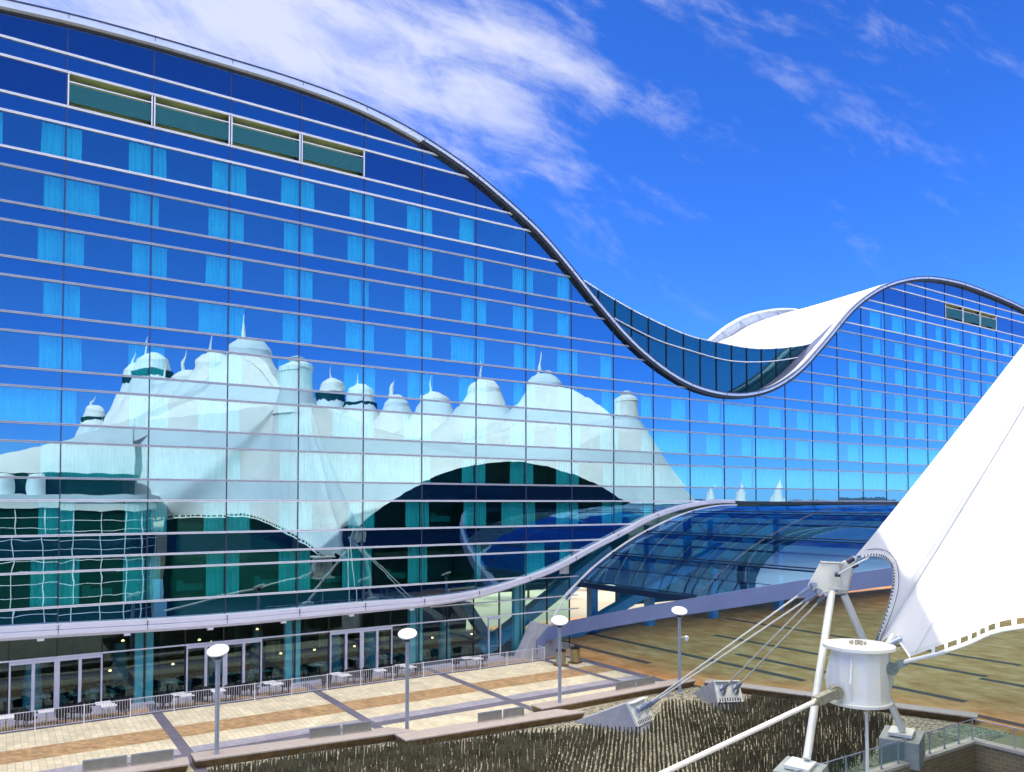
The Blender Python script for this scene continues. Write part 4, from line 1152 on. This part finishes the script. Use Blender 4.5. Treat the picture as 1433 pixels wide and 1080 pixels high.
# ------------------------------------------------------------------ waste bins
B0=None
for (x,y,l) in ((35.5,47.4,'brass-coloured waste bin behind the third lamp post'),(37.0,47.6,'brass-coloured waste bin at the corner of the concourse, right of its twin')):
    if B0 is None:
        t=thing('waste_bin',l,'waste bin',(0,0,0),0,'pair of metal waste bins')
        mb=MB();mb.lathe((0,0,.12),[(.36,0),(.36,.95)],24);obj('body',mb,M['bin'],t,True)
        mb=MB();mb.lathe((0,0,1.07),[(.37,0),(.37,.12),(.24,.13),(.23,.02)],24,cap=False);mb.lathe((0,0,1.07),[(.02,.0),(.24,.02)],24,cap=False);obj('lid',mb,M['black'],t,True)
        mb=MB();mb.box(-.45,.45,-.4,.4,.0,.09);obj('base',mb,M['bench_side'],t)
        B0=reg(t);t.location=(x,y,0)
    else: dup(B0,(x,y,0),.4,l,'pair of metal waste bins')
# ------------------------------------------------------------------ benches
def bench(a,b,w,label,backs=(),pointed=True,h=.45):
    a=Vector((a[0],a[1],0));b=Vector((b[0],b[1],0));d=(b-a).normalized();s=Vector((-d.y,d.x,0))
    if s.y<0: s=-s
    t=thing('plaza_bench',label,'bench',tuple(a))
    P=[a,b,b-d*1.1+s*w,a-d*.1+s*w] if pointed else [a,b,b+s*w,a+s*w]
    mb=MB();mb.plate([p+Vector((0,0,h-.07)) for p in P],(0,0,.07));obj('seat',mb,M['bench_top'],t)
    c=sum(P,Vector())/4;Q=[p+(c-p)*.02+(s*.22 if i<2 else -s*.1) for i,p in enumerate(P)]
    mb=MB();b0=len(mb.v)
    mb.hexa([tuple(p+Vector((0,0,0))) for p in Q]+[tuple(p*1+Vector((0,0,h-.072))) for p in [P[0]+s*.05,P[1]+s*.05-d*.05,P[2]-s*.06,P[3]-s*.06]]);obj('base',mb,M['bench_side'],t)
    for (u0,u1) in backs:
        p0=a+d*u0+s*(w*.78);p1=a+d*u1+s*(w*.78)
        mb=MB();mb.plate([p0+Vector((0,0,h+.06)),p1+Vector((0,0,h+.06)),p1+Vector((0,0,h+.46)),p0+Vector((0,0,h+.46))],-s*.035)
        o=obj('backrest',mb,M['backrest'],t)
        mb=MB()
        for p in (p0,p1): mb.box(p.x-.03,p.x+.03,p.y-.02,p.y+.04,h,h+.5)
        mb.bar(p0+Vector((0,0,h+.49)),p1+Vector((0,0,h+.49)),.05,.05);obj('bracket',mb,M['galv'],o)
L1=Vector((18.36-7.6,36.95-38.2)).length if False else 0
bench((-6,39.3),(7.45,37.75),1.15,'long low bench at the bottom left corner with metal backrests',((9.3,11.0),(11.2,12.9)),False)
bench((7.75,38.1),(18.3,36.85),1.25,'long low bench running between the first and second lamp posts',((5.4,6.9),(7.05,8.5)))
bench((17.1,35.6),(27.9,34.9),1.3,'long low bench running from the second lamp post to the third',((4.55,5.95),(6.1,7.35)),True)
bench((26.2,36.75),(38.9,37.0),1.1,'low bench just left of the camera lamp post, behind the slotted anchor block',((6.4,8.0),(8.15,9.7)),False)
bench((38.9,36.4),(45.0,22.2),1.1,'long dark bench along the concourse behind the steel fins',(),False)
# ------------------------------------------------------------------ steel fins
def inpoly(x,y,P):
    c=False;n=len(P)
    for i in range(n):
        x1,y1=P[i];x2,y2=P[(i+1)%n]
        if (y1>y)!=(y2>y) and x<(x2-x1)*(y-y1)/(y2-y1)+x1: c=not c
    return c
FP=[onZ(x,y)[:2] for x,y in ((290,1088),(330,1080),(460,1060),(545,1048),(600,1050),(700,1034),(820,1023),(850,1028),(905,1030),(930,990),(975,988),(990,995),(1040,990),(1055,978),(1180,990),(1250,1012),(1240,1045),(1100,1140),(700,1200),(290,1200))]
fins=[];rg=random.Random(5)
x=8.0;col_=0
while x<46:
    y=18;col_+=1
    while y<39:
        yy=y+(.18 if col_%2 else 0)+rg.uniform(-.05,.05);x_=x+rg.uniform(-.03,.03)
        if inpoly(x_,yy,FP) and yy>20.9 and rg.random()<.93:
            if math.hypot(x_-legL[0]+.3,yy-legL[1])>1.2 and math.hypot(x_-legR[0],yy-legR[1])>1.2:
                fins.append((x_,yy,rg.uniform(.38,.54)*(1+.22*math.sin(.8*x_+.3*yy)*math.sin(.9*yy-.4*x_)),rg.uniform(-.3,.3)))
        y+=.30
    x+=.14
def pxy(x,y,z=0):
    q_=(x,y,z-H);d=sum(q_[i]*f_[i] for i in range(3))
    return (716.5+F*sum(q_[i]*rt[i] for i in range(3))/d, CY-F*sum(q_[i]*u_[i] for i in range(3))/d, d)
vis=[]
for k,(x,y,h,a) in enumerate(fins):
    u,v,d=pxy(x,y,h*.5)
    if 0<u<1433 and v<1078: vis.append((d,k))
vis.sort();own=set(k for d,k in vis[:300])
fm=MB();proto=None
def finbox(mb,x,y,h,a):
    c,s=math.cos(a),math.sin(a);w,t=.03,.010
    def P(u,v,z): return (x+u*c-v*s,y+u*s+v*c,z)
    mb.hexa([P(-w,-t,0),P(w,-t,0),P(w,t,0),P(-w,t,0),P(-w,-t,h),P(w,-t,h),P(w,t,h),P(-w,t,h)])
for k,(x,y,h,a) in enumerate(fins):
    if k in own:
        if proto is None:
            mb=MB();finbox(mb,0,0,.62,0);me_o=obj('steel_fin',mb,M['fin'])
            tag(me_o,'slim upright weathered steel fin in the field of fins nearest the viewer','steel fin','upright steel fins standing in the gravel')
            proto=me_o;o=proto
        else:
            o=proto.copy();COL.objects.link(o)
        o.location=(x,y,0);o.rotation_euler=(0,0,a);o.scale=(1,1,h/.62)
    else: finbox(fm,x,y,h,a)
tag(obj('steel_fin_field',fm,M['fin']),'dense field of upright weathered steel fins set in pale gravel','steel fins',kind='stuff')
# ------------------------------------------------------------------ brick retaining wall with glass balustrade
rwt=thing('retaining_wall','brick retaining wall with pale coping at the bottom right corner','wall',(41.1,20.3,0))
c1=Vector((41.1,20.35,0));
mb=MB();mb.box(-30,41.05,20.36,20.75,-5.5,.18);mb.box(41.06,41.45,-10,20.75,-5.5,.18);obj('brickwork',mb,M['brick'],rwt)
mb=MB();mb.box(-30,41.0,20.28,20.83,.182,.32);mb.box(40.98,41.53,-10,20.83,.322-.138,.324);obj('coping',mb,M['capstone'],rwt)
mb=MB()
for i in range(12):
    x=39.4-i*2.4;mb.box(x-.006,x+.006,20.275,20.29,.18,.322)
obj('coping_joint',mb,M['mull'],rwt)
gr_=thing('glass_balustrade','clear glass balustrade with slim steel posts on the brick retaining wall','balustrade',(41.1,20.5,.32))
xs=[41.15-1.32*i for i in range(14)]
for a,b in zip(xs[:-1],xs[1:]):
    mb=MB();mb.box(b+.05,a-.05,20.53,20.55,.42,1.22);obj('glass_panel',mb,M['rail_glass'],gr_)
for x in xs:
    mb=MB();mb.tube([(x,20.54,.33),(x,20.54,1.3)],.035,8);mb.lathe((x,20.54,.325),[(.08,0),(.07,.03)],10);obj('post',mb,M['galv'],gr_,True)
for i in range(1,6):
    y=20.54-1.9*i;mb=MB();mb.tube([(41.25,y,.33),(41.25,y,1.3)],.035,8);obj('post',mb,M['galv'],gr_,True)
    mb=MB();mb.box(41.24,41.26,y+.05,y+1.85,.42,1.22);obj('glass_panel',mb,M['rail_glass'],gr_)
mb=MB();mb.tube([(xs[-1],20.54,1.31),(41.25,20.54,1.31),(41.25,10,1.31)],.03,8);obj('handrail',mb,M['galv'],gr_)
# ------------------------------------------------------------------ roof deck pod (seen mirrored in the hotel glass)
pod=thing('roof_deck_pavilion','pale rounded terminal roof deck above a gridded glass wall, mirrored in the hotel glass','pavilion',(0,-8,0))
def podring(z0,z1,grow,n=20):
    P=[(-45,-3.4-grow)]
    P=[];R_2=5.0+grow;cxp,cyp=12.8,-8.4
    for i in range(n+1):
        a=math.radians(90-180*i/n);P.append((cxp+R_2*math.cos(a),cyp+R_2*math.sin(a)))
    P=[(-45,cyp+R_2)]+P+[(-45,cyp-R_2)]
    return P
def pring(z0,z1,g): 
    P=podring(z0,z1,g);mb=MB();mb.grid([[(x,y,z0),(x,y,z1)] for x,y in P]);mb.face([(x,y,z1) for x,y in P][::-1]);mb.face([(x,y,z0) for x,y in P]);return mb
obj('deck_band',pring(11.35,12.35,0),M['podband'],pod);obj('deck_band',pring(12.43,13.2,.25),M['podband'],pod)
obj('glass_wall',pring(-5.4,11.34,-.4),M['termglass'],pod)
P=podring(0,0,-.36);mb=MB()
x=-44
while x<13: mb.box(x-.05,x+.05,-3.78,-3.66,-5,11.3);x+=3.05
for z in (10.2,9.0,7.7,6.6,5.2,4.0,2.6,1.0,-1,-3): mb.grid([[(x,y+.0,z-.04),(x,y,z+.04)] for x,y in podring(0,0,-.3)])
for i in range(1,20,3):
    a=math.radians(90-180*i/20);mb.box(12.8+4.68*math.cos(a)-.05,12.8+4.68*math.cos(a)+.05,-8.4+4.68*math.sin(a)-.05,-8.4+4.68*math.sin(a)+.05,-5,11.3)
obj('curtain_wall_grid',mb,M['white'],pod)
mb=MB();mb.grid([[(x,y,13.2),(x,y,15.6)] for x,y in podring(0,0,-2.5)]);obj('clerestory',mb,M['termglass'],pod)
for x in (.6,3.8,-6):
    mb=MB();mb.lathe((x,-5.0,13.2),[(.95,0),(.95,2.0),(.8,2.2),(.3,2.3)],18);obj('vent_drum',mb,M['podband'],pod,True)
# service tower left, small tents and horizon in the north
SM=None
for i,(px,py,d) in enumerate(((998,676,260),(1040,672,270),(1088,668,280),(950,684,250))):
    # mirror the reflected direction about the facade plane
    p=atd(px,700,d);x,y=p[0],104-p[1];hh=H+(703-py)/F*d
    lab=('small distant white tent peak north of the terminal, %s of four seen mirrored'%order[i]).replace('leftmost','first')
    if SM is None:
        t=thing('small_tent',lab,'tent',(0,0,0),0,'small far tents');mb=MB();mb.lathe((0,0,0),[(9,9),(5,10.2),(2.6,12.2),(1.5,15),(.9,17.5),(.5,18.5),(.05,20.5)],16,cap=False);obj('membrane',mb,M['membrane'],t,True)
        mb=MB();mb.tube([(0,0,0),(0,0,18)],.4,8);obj('mast',mb,M['whitepaint'],t);t.location=(x,y,0);t.scale=(1,1,hh/20.5);SM=reg(t)
    else:
        o=dup(SM,(x,y,0),0,lab,'small far tents');o.scale=(1,1,hh/20.5)
fb=thing('far_hall','long low pale building on the horizon north of the terminal','building',(150,-160,0))
mb=MB();mb.box(118,200,-175,-160,0,13.4);obj('wall',mb,M['podband'],fb)
mb=MB();mb.box(117,201,-176,-159,13.4,14.2);obj('roof',mb,M['roof'],fb)
rg=random.Random(3);mb=MB();rows=[]
for i in range(121):
    a=math.radians(-180+360*i/120);R5=2600;z=35+25*math.sin(i*.35)+14*math.sin(i*1.3)+rg.uniform(-6,6)
    rows.append([(R5*math.cos(a),R5*math.sin(a),-5),(R5*1.08*math.cos(a),R5*1.08*math.sin(a),max(16,z))])
mb.grid(rows);struct('hills',mb,M['mountain'])
# trees behind the hotel, seen through the hall
TR=None
def tree(loc,s,label):
    global TR
    if TR is not None:
        o=dup(TR,loc,rg.uniform(0,6),label,'trees behind the hotel hall');o.scale=(s,s,s);return o
    t=thing('tree',label,'tree',(0,0,0),0,'trees behind the hotel hall')
    mb=MB();mb.tube([(0,0,0),(.05,0,1.5),(.1,.1,3.2)],[.2,.15,.06],8)
    for k in range(5):
        a=k*1.25;mb.tube([(0.05,0,1.3+.2*k),(1.0*math.cos(a),1.0*math.sin(a),2.6+.2*k)],[.07,.02],5)
    obj('trunk',mb,M['bench_side'],t)
    mb=MB();r=random.Random(9)
    for k in range(1500):
        c=r.choice(((0,0,3.4,1.3),(1,.3,2.8,.9),(-.9,.4,2.9,1.0),(.2,-1,2.7,.9),(-.2,.9,3.1,.9)))
        v=Vector((r.gauss(0,1),r.gauss(0,1),r.gauss(0,1))).normalized()*c[3]*(r.random()**.4);p=Vector(c[:3])+v
        e1=Vector((r.gauss(0,1),r.gauss(0,1),r.gauss(0,1))).normalized()*.13;e2_=Vector((r.gauss(0,1),r.gauss(0,1),r.gauss(0,1))).normalized()*.1
        mb.face([p-e1,p+e2_,p+e1,p-e2_])
    obj('crown',mb,M['tree'],t)
    TR=reg(t);t.location=loc;t.scale=(s,s,s);return t
tl=[((44,84,0),1.0),((50,88,0),1.3),((57,83,0),.9),((64,90,0),1.2),((70,86,0),1.0),((78,95,0),1.3),((39,92,0),1.1)]
for i,(l,s) in enumerate(tl): tree(l,s,'small green tree behind the hotel hall, %s from the left through the canopy glass'%['first','second','third','fourth','fifth','sixth','seventh'][i])
# ------------------------------------------------------------------ sky and light
SUN_AZ=Vector((-.76,.65));SUN_AZ.normalize();EL=math.radians(31.5)
world=bpy.data.worlds.new('World');scene.world=world;world.use_nodes=True;nt=world.node_tree;nt.nodes.clear()
out=N(nt,'ShaderNodeOutputWorld');bg=N(nt,'ShaderNodeBackground');nt.links.new(bg.outputs[0],out.inputs[0])
sky=N(nt,'ShaderNodeTexSky');sky.sky_type='NISHITA';sky.sun_disc=False;sky.sun_elevation=EL
# Blender: rotation 0 puts the sun at +Y, positive turns clockwise seen from above
sky.sun_rotation=math.atan2(SUN_AZ.x,SUN_AZ.y)
sky.altitude=1600;sky.air_density=1.0;sky.dust_density=.35;sky.ozone_density=4.0
bg.inputs[1].default_value=.12
hs=N(nt,'ShaderNodeHueSaturation');hs.inputs['Saturation'].default_value=1.12;hs.inputs['Value'].default_value=1.0
nt.links.new(sky.outputs[0],hs.inputs['Color'])
CLV=(2.3,2.45,3.1);FILLV=(13,12.2,11)
tint=N(nt,'ShaderNodeMix',data_type='RGBA',blend_type='MULTIPLY');tint.inputs[0].default_value=1;nt.links.new(hs.outputs[0],tint.inputs[6]);tint.inputs[7].default_value=(.23,.45,.86,1)
tcx=N(nt,'ShaderNodeTexCoord');sp=N(nt,'ShaderNodeSeparateXYZ');nt.links.new(tcx.outputs['Generated'],sp.inputs[0])
def mth(op,a,b=None,c=None,clamp=False):
    n=N(nt,'ShaderNodeMath',operation=op,use_clamp=clamp)
    for i,v in enumerate((a,b,c)):
        if v is None: continue
        if hasattr(v,'is_linked') or hasattr(v,'links'): nt.links.new(v,n.inputs[i])
        else: n.inputs[i].default_value=v
    return n.outputs[0]
def mrange(v,a,b,c=0,d=1):
    n=N(nt,'ShaderNodeMapRange',interpolation_type='SMOOTHSTEP');nt.links.new(v,n.inputs[0])
    for i,k in zip((1,2,3,4),(a,b,c,d)): n.inputs[i].default_value=k
    return n.outputs[0]
# cirrus: streaked noise on the dome, gathered in a few banks (fixed world directions)
def dotn(v):
    n=N(nt,'ShaderNodeVectorMath',operation='DOT_PRODUCT');nt.links.new(tcx.outputs['Generated'],n.inputs[0]);n.inputs[1].default_value=tuple(v);return n.outputs['Value']
df=dotn(f_);dfm=mth('MAXIMUM',df,.15)
ua=mth('DIVIDE',dotn(rt),dfm);va=mth('DIVIDE',dotn(u_),dfm)
cb=N(nt,'ShaderNodeCombineXYZ');nt.links.new(ua,cb.inputs[0]);nt.links.new(va,cb.inputs[1])
mp=N(nt,'ShaderNodeMapping',vector_type='TEXTURE');mp.inputs['Rotation'].default_value=(0,0,math.radians(-24));mp.inputs['Scale'].default_value=(1/3.2,1/9.5,1)
nt.links.new(cb.outputs[0],mp.inputs[0])
def noise(vec,sc,det,ro,di,off=0):
    n=N(nt,'ShaderNodeTexNoise');n.inputs['Scale'].default_value=sc;n.inputs['Detail'].default_value=det;n.inputs['Roughness'].default_value=ro;n.inputs['Distortion'].default_value=di
    nt.links.new(vec,n.inputs['Vector']);return n.outputs[0]
nA=noise(mp.outputs[0],1.0,13,.62,.35);
mp2=N(nt,'ShaderNodeMapping',vector_type='TEXTURE');mp2.inputs['Rotation'].default_value=(0,0,math.radians(-36));mp2.inputs['Scale'].default_value=(.2,.1,1);mp2.inputs['Location'].default_value=(3.3,1.7,0)
nt.links.new(cb.outputs[0],mp2.inputs[0]);nB=noise(mp2.outputs[0],1.6,10,.65,.6)
nmix=mth('ADD',mth('MULTIPLY',nA,.68),mth('MULTIPLY',nB,.32))
def bank(px,py,ang,sx,sy,amp):
    cx,cy=(px-716.5)/F,(CY-py)/F;a=math.radians(ang);c,s_=math.cos(a),math.sin(a)
    dx=mth('SUBTRACT',ua,cx);dy=mth('SUBTRACT',va,cy)
    p=mth('ADD',mth('MULTIPLY',dx,c*F/sx),mth('MULTIPLY',dy,s_*F/sx));q=mth('ADD',mth('MULTIPLY',dx,-s_*F/sy),mth('MULTIPLY',dy,c*F/sy))
    r=mth('ADD',mth('MULTIPLY',p,p),mth('MULTIPLY',q,q))
    return mth('MULTIPLY',mth('EXPONENT',mth('MULTIPLY',r,-1.0)),amp)
banks=None
for args in ((150,10,-12,360,120,.40),(560,35,-17,330,75,.26),(770,80,-14,170,34,.20),(590,130,-25,230,60,.21),(960,30,-30,170,42,.17),(1270,10,-5,330,80,.08),(650,215,-25,200,45,.13),(100,-200,0,700,180,.2),(1000,120,-20,800,200,.03)):
    b=bank(*args);banks=b if banks is None else mth('ADD',banks,b)
s1=mth('ADD',mth('MULTIPLY',mrange(nmix,.33,.67,0,1),.58),mth('MULTIPLY',banks,1.45))
cl=mth('MULTIPLY',mrange(s1,.38,1.14,0,.93),mrange(df,.15,.4,0,1))
# added bright cloud overhead, out of view, to cast white light on the plaza
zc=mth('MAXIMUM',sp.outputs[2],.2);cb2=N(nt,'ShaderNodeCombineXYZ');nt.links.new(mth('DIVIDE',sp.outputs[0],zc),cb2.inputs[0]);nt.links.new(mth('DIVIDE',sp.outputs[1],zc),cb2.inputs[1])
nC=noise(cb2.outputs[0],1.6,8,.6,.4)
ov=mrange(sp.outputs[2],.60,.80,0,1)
cl_fill=mth('MULTIPLY',ov,mrange(nC,.25,.55,.35,1))
mix=N(nt,'ShaderNodeMix',data_type='RGBA');nt.links.new(cl,mix.inputs[0]);nt.links.new(tint.outputs[2],mix.inputs[6])
mix.inputs[7].default_value=(CLV[0],CLV[1],CLV[2],1)
mix2=N(nt,'ShaderNodeMix',data_type='RGBA');nt.links.new(cl_fill,mix2.inputs[0]);nt.links.new(mix.outputs[2],mix2.inputs[6]);mix2.inputs[7].default_value=(FILLV[0],FILLV[1],FILLV[2],1)
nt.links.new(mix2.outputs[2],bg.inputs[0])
sun=bpy.data.lights.new('sun','SUN');sun.energy=2.2;sun.angle=math.radians(.5);sun.color=(1,.95,.87)
so=bpy.data.objects.new('sun',sun);COL.objects.link(so)
sd=Vector((SUN_AZ.x*math.cos(EL),SUN_AZ.y*math.cos(EL),math.sin(EL)))
so.rotation_euler=sd.to_track_quat('Z','Y').to_euler();so.location=(-100,100,100)
cam=bpy.data.cameras.new('camera');co=bpy.data.objects.new('camera',cam);COL.objects.link(co)
cam.sensor_width=36;cam.sensor_fit='HORIZONTAL';cam.lens=36*F/1433;cam.clip_end=8000;cam.clip_start=.1
cam.shift_y=(CY-540)/1433
R3_=Vector(rt);U3=Vector(u_);B3_=-Vector(f_)
co.matrix_world=Matrix(((R3_.x,U3.x,B3_.x,0),(R3_.y,U3.y,B3_.y,0),(R3_.z,U3.z,B3_.z,H),(0,0,0,1)))
scene.camera=co
scene.view_settings.view_transform='Standard';scene.view_settings.look='None';scene.view_settings.exposure=1.5;scene.view_settings.gamma=1
scene.render.engine='CYCLES'
scene.cycles.max_bounces=8;scene.cycles.diffuse_bounces=3;scene.cycles.glossy_bounces=4;scene.cycles.transparent_max_bounces=16
scene.cycles.caustics_reflective=False;scene.cycles.caustics_refractive=False
